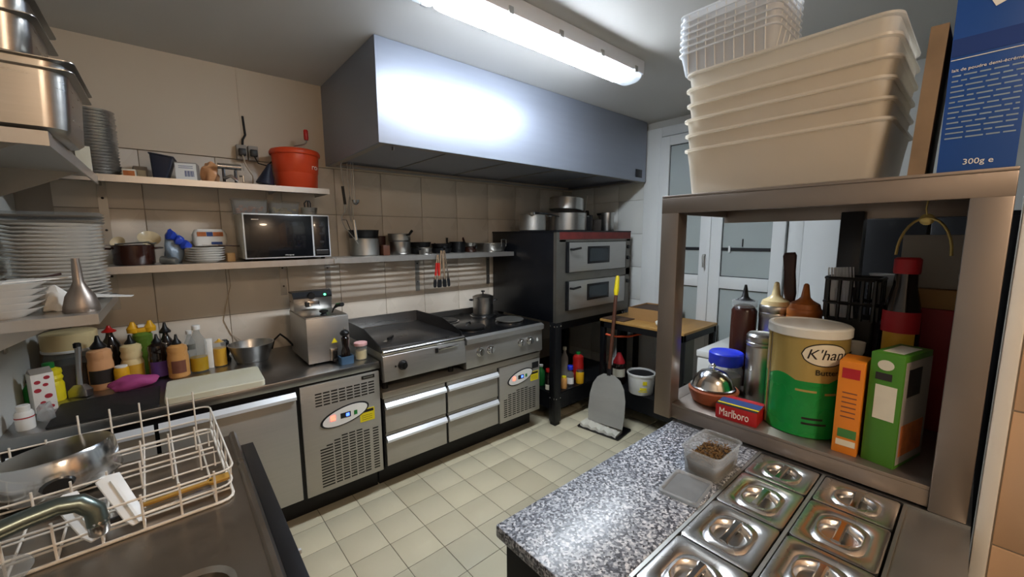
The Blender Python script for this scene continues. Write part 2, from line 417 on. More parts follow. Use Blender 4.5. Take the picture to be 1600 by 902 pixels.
# ================================================================== WALL SHELVES
def bracket(t, x, z, drop, d, m='steel_soft', w=.018):
    MB().box(x-w, x+w, YB-.008, YB-.002, z-drop, z).box(x-.004, x+.004, YB-d, YB-.006, z-.02, z).build('bracket', m, t)
    for q in (.25, .75): MB().lathe([(.006, 0), (.006, .004), (.002, .006)], n=8).build('bolt', 'dark_steel', t, loc=(x, YB-.008, z-drop*q), rot=(R(90), 0, 0))
US, LS = 1.86, 1.43   # top faces of the upper and the lower wall shelf
t = thing('wall_shelf', 'upper steel wall shelf carrying the orange salad spinner', 'shelf')
MB().box(XL+.003, .795, 2.68, YB-.002, US-.006, US).box(XL+.003, .795, 2.68, 2.686, US-.032, US-.006).box(.789, .795, 2.686, YB-.002, US-.03, US-.006).build('board', 'alu_shelf', t)
for x in (-.237, .52): bracket(t, x, US-.006, .33, .3)
t = thing('wall_shelf', 'solid steel wall shelf carrying the microwave', 'shelf')
MB().box(XL+.003, .80, 2.66, YB-.002, LS-.006, LS).box(XL+.003, .80, 2.66, 2.666, LS-.035, LS-.006).build('board', 'alu_shelf', t)
for x in (-.24, .56): bracket(t, x, LS-.006, .24, .3)
t = thing('wall_shelf', 'slatted steel wall shelf carrying pots and pans', 'shelf')
MB().box(.805, 2.285, 2.66, 2.668, LS-.035, LS).box(.805, .813, 2.668, YB-.002, LS-.03, LS-.004).box(2.277, 2.285, 2.668, YB-.002, LS-.03, LS-.004).build('frame', 'alu_shelf', t)
for k in range(7): MB().box(.813, 2.277, 2.690+.044*k, 2.690+.044*k+.021, LS-.006, LS).build('slat', 'alu_shelf', t)
MB().box(.79, .83, 2.652, 2.661, LS-.03, LS-.003).build('joint_clip', 'steel_soft', t)
for x in (.84, 1.53, 2.25): bracket(t, x, LS-.006, .30, .3)

# ================================================================== REFRIGERATED COUNTER WITH WORKTOP
CT = .838
def machine(t, x0, x1, z0, z1, y, sticker, name):
    """compressor bay front: panel, louvres, oval controller, warning sticker"""
    p = MB().box(x0, x1, y, y+.02, z0, z1).build('machine_panel', 'fridge_panel', t, bevel=.002)
    w_, h_ = x1-x0, z1-z0; g = MB()
    def slots(xa, n, za, zb):
        z = za
        while z < zb: g.box(xa, xa+.034*w_/.43, y-.0008, y+.001, z, z+.0075); z += .0165
    if h_ > .5:
        for k in range(8): slots(x0+.07+.041*k, 1, z0+h_*.80, z1-.045)
        for k in range(8): slots(x0+.07+.041*k+(.008 if k == 0 else .012 if k == 7 else 0), 1, z0+.03, z0+h_*(.40+(0, .06, .10, .13, .15, .14, .12, .12)[k]*.6))
    else:
        for k in range(8): slots(x0+.04+.042*k, 1, z0+.035, z0+h_*(.42+(0, .04, .06, .08, .08, .08, .06, .04)[k]))
    g.build('louvres', 'ink_black', p, kind='stuff')
    cx, cz = x0+w_*(.52 if h_ > .5 else .5), z0+h_*(.665 if h_ > .5 else .74); a, b = w_*.32, .052
    tilt = 0
    e = MB().loft([[Vector((a*q*math.cos(2*math.pi*i/32), yy, b*q*math.sin(2*math.pi*i/32))) for i in range(32)] for q, yy in ((1, 0), (1, -.004), (.93, -.005))]).build('controller', 'dark_steel', p, loc=(cx, y, cz), rot=(0, R(-11), 0))
    MB().loft([[Vector((a*.92*math.cos(2*math.pi*i/32), yy, b*.88*math.sin(2*math.pi*i/32))) for i in range(32)] for yy in (-.004, -.0062)]).build('controller_face', 'label_white', p, loc=(cx, y, cz), rot=(0, R(-11), 0))
    MB().box(-.028, .028, -.0078, -.005, -.015, .015).build('display', 'glass_dark', p, loc=(cx, y, cz))
    MB().box(.002, .02, -.0084, -.0076, -.009, .009).build('display_digits', 'led_blue', p, loc=(cx, y, cz))
    MB().box(-.012, .012, -.008, -.005, -.014, .014).build('power_switch', 'led_red', p, loc=(cx-.068, y, cz))
    MB().box(-.009, .009, -.008, -.005, -.012, .012).build('defrost_switch', 'green_plastic', p, loc=(cx+.055, y, cz))
    sx, sz = sticker
    MB().box(sx, sx+.085, y-.0012, y, sz, sz+.075).build('warning_sticker', 'label_yellow', p)
    MB().box(sx+.006, sx+.079, y-.0018, y-.001, sz+.054, sz+.070).build('sticker_heading', 'ink_black', p)
    for k in range(3): MB().box(sx+.01, sx+.07, y-.0016, y-.001, sz+.012+.012*k, sz+.014+.012*k).build('sticker_line', 'ink_black', p)
    return p
t = thing('refrigerated_counter', 'steel refrigerated counter with worktop running under the sauce bottles', 'counter')
MB().box(XL+.004, .885, 2.262, 2.985, .155, .795).build('carcass', 'black_steel', t)
MB().box(XL+.004, .885, 2.37, 2.95, 0, .155).build('plinth', 'plinth_black', t)
MB().box(XL+.002, .888, 2.25, YB-.004, .795, CT).build('worktop', 'steel_worktop', t, bevel=.004)
for a, b in ((-.52, -.115), (-.10, .435)):
    d = MB().box(a, b, 2.247, 2.262, .165, .74).build('door', 'fridge_panel', t, bevel=.002)
    MB().prism([(2.2465, .728), (2.226, .732), (2.226, .748), (2.2465, .768)], 'x', a, b).build('door_grip', 'alu_edge', d)
p = machine(t, .455, .878, .162, .783, 2.246, (.755, .50), 'a')
MB().box(.775, .85, 2.2445, 2.246, .752, .772).build('maker_plate', 'ink_black', p)
MB().box(.785, .84, 2.2438, 2.2446, .758, .766).build('plate_print', 'steel', p)

# ================================================================== LOW DRAWER COUNTER + COOKING TOPS
t = thing('drawer_counter', 'low steel refrigerated drawer counter under the griddle and hob', 'counter')
MB().box(.895, 2.20, 2.262, 2.985, .155, .60).build('carcass', 'black_steel', t)
MB().box(.895, 2.20, 2.37, 2.95, 0, .155).build('plinth', 'plinth_black', t)
MB().box(.895, 2.20, 2.25, 2.985, .60, .64).build('top_rail', 'fridge_panel', t, bevel=.002)
for a, b in ((.905, 1.322), (1.34, 1.765)):
    for z0, z1 in ((.172, .345), (.385, .555)):
        d = MB().box(a, b, 2.246, 2.262, z0, z1).build('drawer', 'fridge_panel', t, bevel=.002)
        MB().prism([(2.2455, z1-.022), (2.226, z1-.016), (2.226, z1-.002), (2.2455, z1+.018)], 'x', a, b).build('drawer_grip', 'alu_edge', d)
for a, b in ((.905, 1.322), (1.34, 1.765)):
    for z0, z1 in ((.362, .378), (.572, .598)): MB().box(a, b, 2.254, 2.263, z0, z1).build('rail_strip', 'fridge_panel', t)
p = machine(t, 1.782, 2.195, .162, .598, 2.246, (2.095, .42), 'b')
MB().box(2.11, 2.18, 2.2445, 2.246, .52, .57).build('maker_plate', 'dark_steel', p)

def knob(t, x, y, z, r, m, ms='black_plastic', tilt=0):
    k = MB().lathe([(r*1.15, 0), (r*1.15, .004), (r, .006), (r*.86, .024), (r*.8, .026)], n=20).build('control_knob', m, t, loc=(x, y, z), rot=(R(90-tilt), 0, 0))
    MB().box(-.004, .004, -r*.8, r*.8, .024, .031).build('knob_grip', ms, k)
GT = .915
t = thing('griddle', 'steel electric griddle with dark hotplate and splash guards', 'griddle')
MB().box(.893, 1.462, 2.24, 2.90, .72, .885).build('body', 'steel_soft', t)
for x in (.94, 1.41):
    for y in (2.32, 2.84): MB().lathe([(.018, .64), (.018, .66), (.012, .72)], n=12).build('foot', 'black_rubber', t, loc=(x, y, 0))
MB().box(.897, 1.46, 2.27, 2.88, .885, .905).build('hotplate', 'griddle_plate', t, bevel=.003)
MB().tube([(.897, 2.226, .888), (1.46, 2.226, .888)], .016, 12).build('front_roll', 'steel_polish', t)
MB().prism([(2.24, .885), (2.215, .868), (2.20, .72), (2.24, .705)], 'x', .893, 1.462).build('front_panel', 'steel_brushed', t, bevel=.002)
for a, b in ((.893, .897), (1.458, 1.462)):
    MB().prism([(2.24, .90), (2.25, .925), (2.50, .985), (2.90, .985), (2.90, .885), (2.24, .885)], 'x', a, b).build('side_guard', 'dark_steel', t)
MB().box(.897, 1.458, 2.892, 2.90, .905, .985).build('back_guard', 'steel', t)
knob(t, 1.01, 2.207, .80, .026, 'black_plastic')
MB().lathe([(.006, 0), (.006, .003)], n=10).build('pilot_light', 'ink_black', t, loc=(.965, 2.206, .80), rot=(R(90), 0, 0))
d = MB().box(1.26, 1.40, 2.196, 2.212, .845, .857).build('grease_drawer_grip', 'steel_polish', t, bevel=.002)
MB().box(1.235, 1.255, 2.206, 2.214, .828, .858).build('grip_stop', 'black_plastic', t)
HT = .893
t = thing('electric_hob', 'four-plate steel electric hob next to the griddle', 'hob')
MB().box(1.472, 2.195, 2.25, 2.96, .665, .875).build('body', 'steel_soft', t)
for x in (1.53, 2.13):
    for y in (2.32, 2.88): MB().lathe([(.016, .64), (.016, .665)], n=10).build('foot', 'black_rubber', t, loc=(x, y, 0))
MB().box(1.472, 2.195, 2.225, 2.96, .858, HT-.008).build('top_plate', 'hob_dark', t, bevel=.003)
MB().prism([(2.225, .885), (2.20, .872), (2.20, .838), (2.225, .833)], 'x', 1.472, 2.195).build('front_lip', 'steel_brushed', t)
MB().prism([(2.25, .835), (2.222, .833), (2.215, .665), (2.25, .655)], 'x', 1.472, 2.195).build('front_panel', 'steel_brushed', t, bevel=.002)
MB().box(1.472, 2.195, 2.952, 2.965, HT-.01, .93).build('back_lip', 'steel', t)
for x, y in ((1.645, 2.42), (2.03, 2.42), (1.645, 2.775), (2.03, 2.775)):
    pl = MB().lathe([(.115, HT-.009), (.116, HT-.003), (.108, HT-.001)], n=36).build('plate_ring', 'steel_polish', t, loc=(x, y, 0))
    MB().lathe([(.104, HT-.004), (.104, HT+.004), (.10, HT+.006), (.03, HT+.006), (.028, HT+.004)], n=36).build('hotplate', 'cast_iron', pl)
for x in (1.59, 1.68, 1.97, 2.06): knob(t, x, 2.219, .765, .027, 'steel_polish', 'steel_polish')
MB().prism([(2.135, .745), (2.15, .745), (2.153, .757), (2.143, .775), (2.133, .757)], 'y', 2.2165, 2.219).build('flame_mark', 'label_white', t)

# ================================================================== PIZZA OVEN
t = thing('pizza_oven', 'black double-deck pizza oven with steel doors on bolted legs', 'oven')
ox0, ox1, oy0, oy1, oz0, oz1 = 2.30, 3.30, 2.17, 2.98, .87, 1.605
MB().box(ox0, ox1, oy0+.03, oy1, oz0, oz1-.01).build('casing', 'oven_side', t, bevel=.004)
MB().box(ox0-.004, ox1+.004, oy0-.005, oy1, oz1-.012, oz1).build('top_sheet', 'oven_side', t)
MB().box(ox0+.035, ox1, oy0-.004, oy0+.032, 1.535, oz1-.012).build('fascia_strip', 'oven_red', t)
MB().box(ox0, ox0+.035, oy0-.002, oy0+.03, oz0, oz1-.012).box(ox0+.035, ox1, oy0, oy0+.03, oz0, .955).box(ox0+.035, ox1, oy0, oy0+.03, 1.20, 1.265).box(ox1-.06, ox1, oy0, oy0+.03, .955, 1.53).box(ox0+.035, ox0+.11, oy0, oy0+.03, .955, 1.20).box(ox0+.035, ox0+.11, oy0, oy0+.03, 1.265, 1.53).box(ox0+.035, ox1, oy0, oy0+.03, 1.515, 1.535).build('front_frame', 'oven_frame', t)
for z0, z1, wz in ((1.27, 1.51, 0), (.96, 1.195, 0)):
    d = MB().box(ox0+.14, ox1-.09, oy0-.018, oy0+.028, z0, z1).build('oven_door', 'steel_brushed', t, bevel=.004)
    cx0, cx1 = ox0+.36, ox0+.36+.30
    MB().box(cx0, cx1, oy0-.022, oy0-.017, z0+.06, z1-.035).build('window_frame', 'black_steel', d, bevel=.002)
    MB().box(cx0+.025, cx1-.025, oy0-.0235, oy0-.021, z0+.08, z1-.055).build('window_glass', 'oven_glass', d)
    MB().tube([(ox0+.145, oy0-.02, z1-.055), (ox0+.145, oy0-.055, z1-.055), (ox0+.225, oy0-.06, z1-.045)], .009, 8).build('door_handle', 'black_plastic', d)
    MB().box(ox0+.113, ox0+.138, oy0-.012, oy0+.03, z0, z1).build('hinge_plate', 'black_steel', t)
for z in (1.46, 1.36, 1.14): MB().lathe([(.018, 0), (.016, .018)], n=14).build('control_knob', 'black_plastic', t, loc=(ox1-.035, oy0, z), rot=(R(90), 0, 0))
for x in (ox0, ox1-.07):
    for y in (oy0, oy1-.07):
        lg = MB().box(x, x+.07, y, y+.07, .03, oz0).build('leg', 'black_steel', t, bevel=.003)
        MB().box(x+.008, x+.062, y+.008, y+.062, 0, .03).build('foot', 'black_rubber', lg)
        for z in (oz0-.03, .235):
            for q in (.012, .058):
                MB().lathe([(.006, 0), (.006, .004), (.003, .006)], n=8).build('bolt', 'steel_polish', lg, loc=(x+q, y, z), rot=(R(90), 0, 0))
                MB().lathe([(.006, 0), (.006, .004), (.003, .006)], n=8).build('bolt', 'steel_polish', lg, loc=(x, y+q, z), rot=(0, R(-90), 0))
MB().box(ox0+.005, ox1-.005, oy0+.02, oy1-.01, .262, .27).box(ox0+.005, ox1-.005, oy0+.015, oy0+.03, .13, .262).box(ox0+.005, ox0+.02, oy0+.03, oy1-.01, .13, .262).build('under_shelf', 'black_steel', t)
MB().box(ox0+.07, ox1-.07, oy0+.03, oy0+.05, .80, oz0).build('stretcher', 'black_steel', t)
# ================================================================== SIDE TABLE WITH WOODEN TOP
TT = .85
t = thing('side_table', 'black steel side table with a worn wooden top by the white door', 'table')
MB().box(2.80, XR-.06, 1.366, 2.12, TT-.02, TT).build('table_top', 'wood_table', t, bevel=.003)
MB().box(2.805, XR-.065, 1.371, 1.385, TT-.07, TT-.02).box(2.805, XR-.065, 2.10, 2.115, TT-.07, TT-.02).box(2.805, 2.82, 1.385, 2.10, TT-.07, TT-.02).box(XR-.08, XR-.065, 1.385, 2.10, TT-.07, TT-.02).build('apron', 'black_steel', t)
for x in (2.805, XR-.105):
    for y in (1.371, 2.075): MB().box(x, x+.04, y, y+.04, 0, TT-.02).build('leg', 'black_steel', t, bevel=.002)
MB().box(2.81, XR-.07, 1.376, 2.11, .25, .27).build('under_shelf', 'black_steel', t)
MB().box(2.81, 2.825, 1.41, 2.075, .13, .25).build('shelf_skirt', 'black_steel', t)
# ================================================================== STAINLESS SINK
t = thing('sink_unit', 'stainless sink unit with drainer under the white dish rack', 'sink')
sx, sy = (XL+.13)/2, (.25+1.72)/2; hx, hy = (.13-XL)/2-.002, (1.72-.25)/2
bx, by = -.215, .71
MB().loft([rr(hx, hy, .01, .82, sx, sy, 8), rr(hx, hy, .01, .85, sx, sy, 8), rr(.265, .33, .07, .85, bx, by, 8), rr(.255, .32, .06, .842, bx, by, 8), rr(.24, .30, .06, .62, bx, by, 8), rr(.2, .26, .05, .60, bx, by, 8)], c0=False).build('sink_top', 'steel_sink', t)
MB().prism([(.106, .85), (.112, .861), (.122, .861), (.13, .85), (.13, .82), (.106, .82)], 'y', .25, 1.72).build('raised_edge', 'steel_sink', t)
MB().box(.131, .168, .25, 1.62, .79, .845).build('front_flange', 'dark_steel', t, bevel=.002)
MB().box(XL+.01, .125, .27, .30, 0, .82).box(XL+.01, .125, 1.66, 1.69, 0, .82).box(.10, .125, .30, 1.66, 0, .60).build('carcass', 'dark_steel', t)
for z, y1 in ((.70, 1.06), (.62, 1.02)):
    d = MB().box(.13, .185, .28, y1, z, z+.072).build('drawer', 'steel_soft', t, bevel=.003)
    MB().box(.135, .19, y1-.006, y1+.002, z+.066, z+.076).build('drawer_lip', 'alu_edge', d)

# ================================================================== PREP ISLAND WITH GASTRONORM PANS
IT = .93
t = thing('prep_counter', 'saladette prep counter with speckled granite top and pan well', 'counter')
MB().box(.515, 1.84, -.03, .63, .10, IT-.03).build('carcass', 'dark_steel', t)
MB().box(.56, 1.80, 0, .59, 0, .10).build('plinth', 'plinth_black', t)
MB().box(.496, 1.268, .378, .645, IT-.03, IT).build('granite_top', 'granite', t, bevel=.004)
MB().box(.496, .604, -.035, .378, IT-.03, IT).build('granite_strip', 'granite', t, bevel=.004)
MB().box(1.27, 1.85, -.035, .645, IT-.03, IT).build('rear_top', 'steel_worktop', t)
MB().box(.604, 1.27, .3705, .378, IT-.03, IT-.002).box(.604, 1.27, .2195, .2265, IT-.03, IT-.003).box(.604, 1.27, .064, .070, IT-.03, IT-.003).box(.604, 1.27, -.035, .064, IT-.03, IT-.006).build('well_frame', 'steel_soft', t)
def lid_pan(x0, x1, y0, y1, label):
    t = thing('gastronorm_pan', label, 'food pan', ((x0+x1)/2, (y0+y1)/2, IT-.0305), 0, 'lidded pans in the prep counter')
    hx, hy = (x1-x0)/2-.002, (y1-y0)/2-.002; z = .0305-.004
    MB().loft([rr(hx, hy, .008, z-.004), rr(hx, hy, .008, z-.001), rr(hx-.006, hy-.006, .012, z-.001), rr(hx-.008, hy-.008, .014, z-.02), rr(hx-.012, hy-.012, .016, .001)], c0=False).build('pan', 'steel', t)
    l = MB().loft([rr(hx, hy, .01, z, n=7), rr(hx, hy, .01, z+.003, n=7), rr(hx-.003, hy-.003, .01, z+.004, n=7), rr(hx-.02, hy-.02, .028, z+.004, n=7), rr(hx-.026, hy-.026, .03, z-.001, n=7), rr(hx-.03, hy-.03, .03, z+.003, n=7), rr(hx-.034, hy-.034, .05, z+.004, n=7), rr(.044, .040, .040, z+.004, n=7), rr(.040, .036, .036, z+.002, n=7), rr(.034, .031, .031, z-.011, n=7), rr(.02, .018, .018, z-.013, n=7)], c0=False).build('lid', 'lid_steel', t, smooth=50)
    MB().loft([[Vector((x, sx*w, zz)) for sx, zz in ((-1, z-.002), (-1, z+.004), (-.6, z+.007), (.6, z+.007), (1, z+.004), (1, z-.002))] for x, w in ((-.041, .009), (-.03, .007), (.03, .007), (.041, .009))]).build('lid_handle', 'steel_polish', l)
xs = [.606, .776, .950, 1.126, 1.267]
for j, (a, b, w) in enumerate(((.2275, .3695, 'in the pan row along the granite'), (.0725, .2185, 'in the pan row away from the granite'))):
    for i in range(4):
        x1 = xs[i+1] if i < 3 else 1.268
        lid_pan(xs[i], x1, a, b, ('steel lidded pan farthest from the rack ', 'second steel lidded pan from the far end ', 'steel lidded pan before the rack-side pan ', 'steel lidded pan tucked against the rack rail ')[i]+w)

# ================================================================== STEEL RACK ON THE PREP COUNTER
t = thing('steel_rack', 'two-tier stainless rack of square posts standing on the prep counter', 'rack', (0, 0, IT))
rx0, rx1, ry0, ry1 = 1.27, 1.78, -.028, .717
RS, RT = .985, 1.69
for x, y in ((rx0, ry0), (rx0, ry1-.06), (rx1-.06, ry0), (rx1-.06, .265)): MB().box(x, x+.06, y, y+.06, 0, 1.634-IT).build('post', 'rack_steel' if x < 1.5 else 'dark_steel', t, bevel=.003)
MB().box(rx0, rx1, ry0, ry1, 1.682-IT, RT-IT).box(rx0, rx0+.012, ry0, ry1, 1.632-IT, 1.682-IT).box(rx1-.012, rx1, ry0, ry1, 1.610-IT, 1.682-IT).box(rx0+.012, rx1-.012, ry0, ry0+.012, 1.632-IT, 1.682-IT).box(rx0+.012, rx1-.012, ry1-.012, ry1, 1.632-IT, 1.682-IT).build('top_shelf', 'rack_steel', t, bevel=.002)
MB().box(rx0+.01, rx1-.01, ry0+.06, ry1-.06, .045, RS-IT).box(rx0+.01, rx0+.022, ry0+.06, ry1-.06, .004, .045).box(rx1-.022, rx1-.01, ry0+.06, ry1-.06, .004, .045).box(rx0+.06, rx1-.06, ry0+.01, ry0+.06, .045, RS-IT).box(rx0+.06, rx1-.06, ry1-.06, ry1-.01, .045, RS-IT).build('lower_shelf', 'rack_steel', t, bevel=.002)
# made-up dark cupboard, a black backdrop for the unlit space behind the rack
t = thing('backdrop_cupboard', 'added dark cupboard as a backdrop for the unlit space behind the steel rack', 'cupboard', (0, 0, 0))
MB().box(2.25, 2.65, -.10, .40, .05, 1.64).build('body', 'black_steel', t, bevel=.004)
for a, b in ((-.095, .145), (.155, .395)):
    d = MB().box(2.23, 2.25, a, b, .07, 1.62).build('door', 'black_steel', t, bevel=.003)
    MB().tube([(2.23, b-.05, 1.0), (2.205, b-.05, 1.0), (2.205, b-.05, 1.2), (2.23, b-.05, 1.2)], .006).build('handle', 'dark_steel', d)
for x in (2.28, 2.58):
    for y in (-.08, .34): MB().box(x, x+.04, y, y+.04, 0, .05).build('foot', 'black_rubber', t)

# ================================================================== LEFT WALL SHELVES
for z, y0, y1, lab in ((1.824, 1.52, 2.45, 'steel shelf on the grey wall carrying deep steel pans'), (1.31, 1.925, 2.62, 'steel shelf on the grey wall carrying stacked white plates')):
    t = thing('wall_shelf', lab, 'shelf')
    MB().box(XL+.002, -.20, y0, y1, z-.005, z).box(-.205, -.20, y0, y1, z-.035, z-.005).box(XL+.002, -.205, y0, y0+.005, z-.035, z-.005).build('board', 'alu_shelf', t)
    for y in (y0+.12, y1-.12): MB().box(XL+.002, XL+.008, y-.015, y+.015, z-.2, z-.005).prism([(XL+.008, z-.005), (-.24, z-.005), (XL+.008, z-.15)], 'y', y-.003, y+.003).build('bracket', 'steel_soft', t)

# ================================================================== GENERIC SMALL THINGS
def toward(x, y): return math.degrees(math.atan2(-y, -x))     # a thing's front looks back to the middle of the room
PROF = {
 'squeeze': [(.90, 0), (1, .03), (1, .52), (.93, .60), (.93, .66), (.98, .72), (.9, .80), (.42, .86), (.36, .88)],
 'round': [(.92, 0), (1, .03), (1, .58), (.9, .66), (.45, .78), (.34, .84), (.34, .90)],
 'jar': [(.94, 0), (1, .04), (1, .74), (.9, .80), (.86, .84)],
 'straight': [(.94, 0), (1, .02), (1, .80), (.8, .84), (.6, .86)],
 'waist': [(.92, 0), (1, .03), (1, .42), (.86, .5), (.98, .58), (.86, .66), (.95, .72), (.9, .80), (.4, .86)],
}
def cone_cap(h0, r, h): return [(r, h0), (r*1.05, h0+.15*h), (r*.8, h0+.3*h), (r*.42, h0+.55*h), (r*.22, h0+h)]
def flat_cap(h0, r, h): return [(r, h0), (r*1.03, h0+.1*h), (r*1.03, h0+.9*h), (r*.9, h0+h)]
def bottle(name, label, x, y, z, r, h, body, kind='squeeze', cap=('black_plastic', 'cone', .6, .2), band=None, cat='bottle', group=None, fill=None, sq=None):
    t = thing(name, label, cat, (x, y, z), 0, group); pr = [(a*r, b*h) for a, b in PROF[kind]]; top = pr[-1][1]
    if sq: MB().loft([rr(a*sq[0], a*sq[1], .3*a*min(sq), b) for a, b in pr]).build('body', body, t)
    else: MB().lathe(pr, n=24).build('body', body, t)
    if cap:
        cm, ck, cr, ch = cap; MB().lathe((cone_cap if ck == 'cone' else flat_cap)(top-.006, cr*r, h*ch), n=20).build('cap', cm, t)
    if band:
        bm, b0, b1 = band[:3]; span = band[3] if len(band) > 3 else 62; a = toward(x, y)
        MB().arc(r*1.004, b0*h, b1*h, a-span, a+span, n=12).build('label_wrap', bm, t)
    if fill: MB().lathe([(r*1.003, fill[1]*h), (r*1.006, fill[1]*h+.002), (r*1.006, fill[2]*h), (r*1.003, fill[2]*h+.001)], n=24).build('contents', fill[0], t)
    return t
def pot(name, label, x, y, z, r, h, m='steel', ears=True, long=None, lid=None, cat='pot', group=None, ang=0, flare=1.0, tilt=(0, 0), earm=None, inner=None):
    t = thing(name, label, cat, (x, y, z), 0, group); t.rotation_euler = (R(tilt[0]), R(tilt[1]), R(ang))
    MB().lathe([(r*.93, 0), (r, .008), (r*flare, h-.004), (r*flare+.003, h), (r*flare-.003, h), (r*flare-.005, h-.01), (r*.97-.003, .012), (r*.9, .006)], n=32, c1=True).build('body', m, t)
    if ears:
        for s in (-1, 1):
            MB().tube([(s*(r*flare-.001), -.03, h*.82), (s*(r*flare+.022), -.026, h*.84), (s*(r*flare+.03), 0, h*.84), (s*(r*flare+.022), .026, h*.84), (s*(r*flare-.001), .03, h*.82)], .005).build('handle', earm or m, t)
    if long:
        L, hm, dz = long
        MB().tube([(r*flare-.001, 0, h*.8), (r*flare+.03, 0, h*.82+dz*.1), (r*flare+L, 0, h*.82+dz)], [.006, .009, .010]).build('handle', hm, t)
    if lid:
        l = MB().lathe([(r*flare+.004, h), (r*flare+.004, h+.006), (r*.8, h+.016), (r*.3, h+.026), (.01, h+.028)], n=32).build('lid', lid, t)
        MB().lathe([(.006, h+.026), (.006, h+.04), (.017, h+.045), (.015, h+.056), (.004, h+.058)], n=14).build('lid_knob', 'black_plastic', l)
    return t
def carton(name, label, x, y, z, w, d, h, m, rz=0, cat='box', bevel=.002, tilt=(0, 0), group=None):
    t = thing(name, label, cat, (x, y, z), 0, group); t.rotation_euler = (R(tilt[0]), R(tilt[1]), R(rz))
    MB().box(-w/2, w/2, -d/2, d/2, 0, h).build('body', m, t, bevel=bevel); return t
def crumple(name, label, x, y, z, rx, ry, rz_, m, cat, seed=0, n=3, amp=.25, flat=True):
    rnd = random.Random(seed); bm = bmesh.new(); bmesh.ops.create_icosphere(bm, subdivisions=n, radius=1)
    ph = [[rnd.uniform(0, 6.3) for _ in range(3)]+[rnd.uniform(1.5, 5) for _ in range(3)] for _ in range(6)]
    b = MB(); bm.verts.ensure_lookup_table()
    for v in bm.verts:
        p = v.co; k = 1+amp*sum(math.sin(q[3]*p.x+q[0])*math.sin(q[4]*p.y+q[1])*math.sin(q[5]*p.z+q[2]) for q in ph)/2
        zz = p.z*k
        if flat and zz < -.72: zz = -.72
        b.v.append(Vector((p.x*k*rx, p.y*k*ry, (zz+.72)*rz_/1.72)))
    b.f = [tuple(v.index for v in f.verts) for f in bm.faces]; bm.free()
    return b, (x, y, z)
def plate_mesh(r, h=.022): return MB().lathe([(r*.55, 0), (r*.58, .003), (r*.97, h-.004), (r, h), (r*.985, h), (r*.62, .007), (r*.55, .005)], n=36)

# ================================================================== UPPER WALL SHELF CONTENTS
g = 'round aluminium pizza pans stacked on the upper shelf'
base = None
for i in range(22):
    z = US+.001+i*.0143
    if base is None:
        base = MB().lathe([(.072, 0), (.074, .001), (.081, .0135), (.0825, .0135), (.0755, .001), (.068, .001)], n=24).build('pizza_pan', 'alu_shelf'); tag(base, 'small aluminium pan in the tall stack at the wall corner end of the upper shelf', 'pan', g); o = base
    else: o = base.copy(); COL.objects.link(o)
    o.location = (-.226+random.uniform(-.002, .002), 2.86, z)
t = carton('label_card', 'beige card leaning on the tall stack of pans', -.262, 2.745, US+.0005, .05, .004, .13, 'label_cream', 6, 'card', .0005, (-6, 0))
t = carton('spice_tin', 'small box with an orange label on the upper shelf', -.113, 2.80, US, .05, .06, .042, 'label_cream', -4)
MB().box(-.021, .021, -.0312, -.030, .008, .034).build('front_label', 'food_orange', t)
t = carton('food_box', 'pale grey box beside the orange-labelled box', -.077, 2.89, US, .054, .08, .07, 'grey_card', 5)
MB().box(-.02, .02, -.042, -.04, .012, .05).build('front_label', 'label_cream', t)
t = thing('storage_tray', 'navy plastic tray stood tilted on the upper shelf', 'tray', (.004, 2.80, US+.004)); t.rotation_euler = (0, R(8), R(-6))
MB().loft([rr(.028, .05, .01, 0), rr(.045, .075, .012, .110), rr(.050, .081, .012, .113), rr(.050, .081, .012, .117), rr(.042, .072, .012, .115), rr(.025, .047, .01, .006)]).build('body', 'navy_plastic', t)
t = carton('appliance_box', 'grey cardboard box with a white barcode label on the upper shelf', .115, 2.82, US, .092, .10, .098, 'grey_card', -10)
l = MB().box(-.044, .044, -.0515, -.050, .006, .092).build('front_label', 'label_white', t)
for k in range(9): MB().box(-.005+.0045*k, -.005+.0045*k+(.002 if k % 3 else .003), -.0521, -.0514, .025, .055).build('bar', 'ink_blue', l)
for k in range(2): MB().box(-.03, .03, -.0521, -.0514, .068+.009*k, .0705+.009*k).build('print_line', 'ink_blue', l)
b, l = crumple('food_bag', '', .215, 2.86, US, .038, .05, .12, 'film', 'bag', 3)
tag(b.build('food_bag', 'salmon_sauce', loc=l), 'tan plastic food bag slumped beside the barcode box', 'bag')
t = thing('can_opener', 'chrome clamp-on kitchen opener standing on the upper shelf', 'can opener', (.30, 2.79, US))
MB().box(-.05, .045, -.02, .02, 0, .012).box(-.035, -.022, -.012, .012, .012, .085).box(.02, .032, -.012, .012, .012, .08).build('frame', 'dark_steel', t, bevel=.002)
MB().tube([(-.055, 0, .098), (.055, 0, .098)], .016, 14).build('roller', 'steel_polish', t)
MB().tube([(-.03, -.014, .03), (.0, -.03, .045), (.03, -.02, .02)], .009).build('gear', 'steel', t)
MB().tube([(.045, 0, .05), (.06, -.01, .05), (.062, -.01, .015)], .005).build('crank', 'steel', t)
t = thing('power_socket', 'grey twin wall socket with plugs above the upper shelf', 'socket', (.415, YB-.013, 2.03))
for x in (-.055, .004): 
    p = MB().box(x, x+.052, -.045, 0, .0, .085).build('socket_box', 'grey_card', t, bevel=.003)
    MB().box(x+.008, x+.044, -.075, -.045, .02, .06).build('plug', 'black_plastic', p, bevel=.004)
MB().tube([(-.02, -.02, .085), (-.016, -.02, .12), (.0, -.012, .15), (-.005, -.006, .26)], .006).build('supply_cable', 'cable_black', t)
MB().tube([(-.03, -.07, .02), (-.02, -.08, -.04), (.01, -.09, -.10), (.005, -.10, -.155)], .004).build('white_cable', 'cable_white', t)
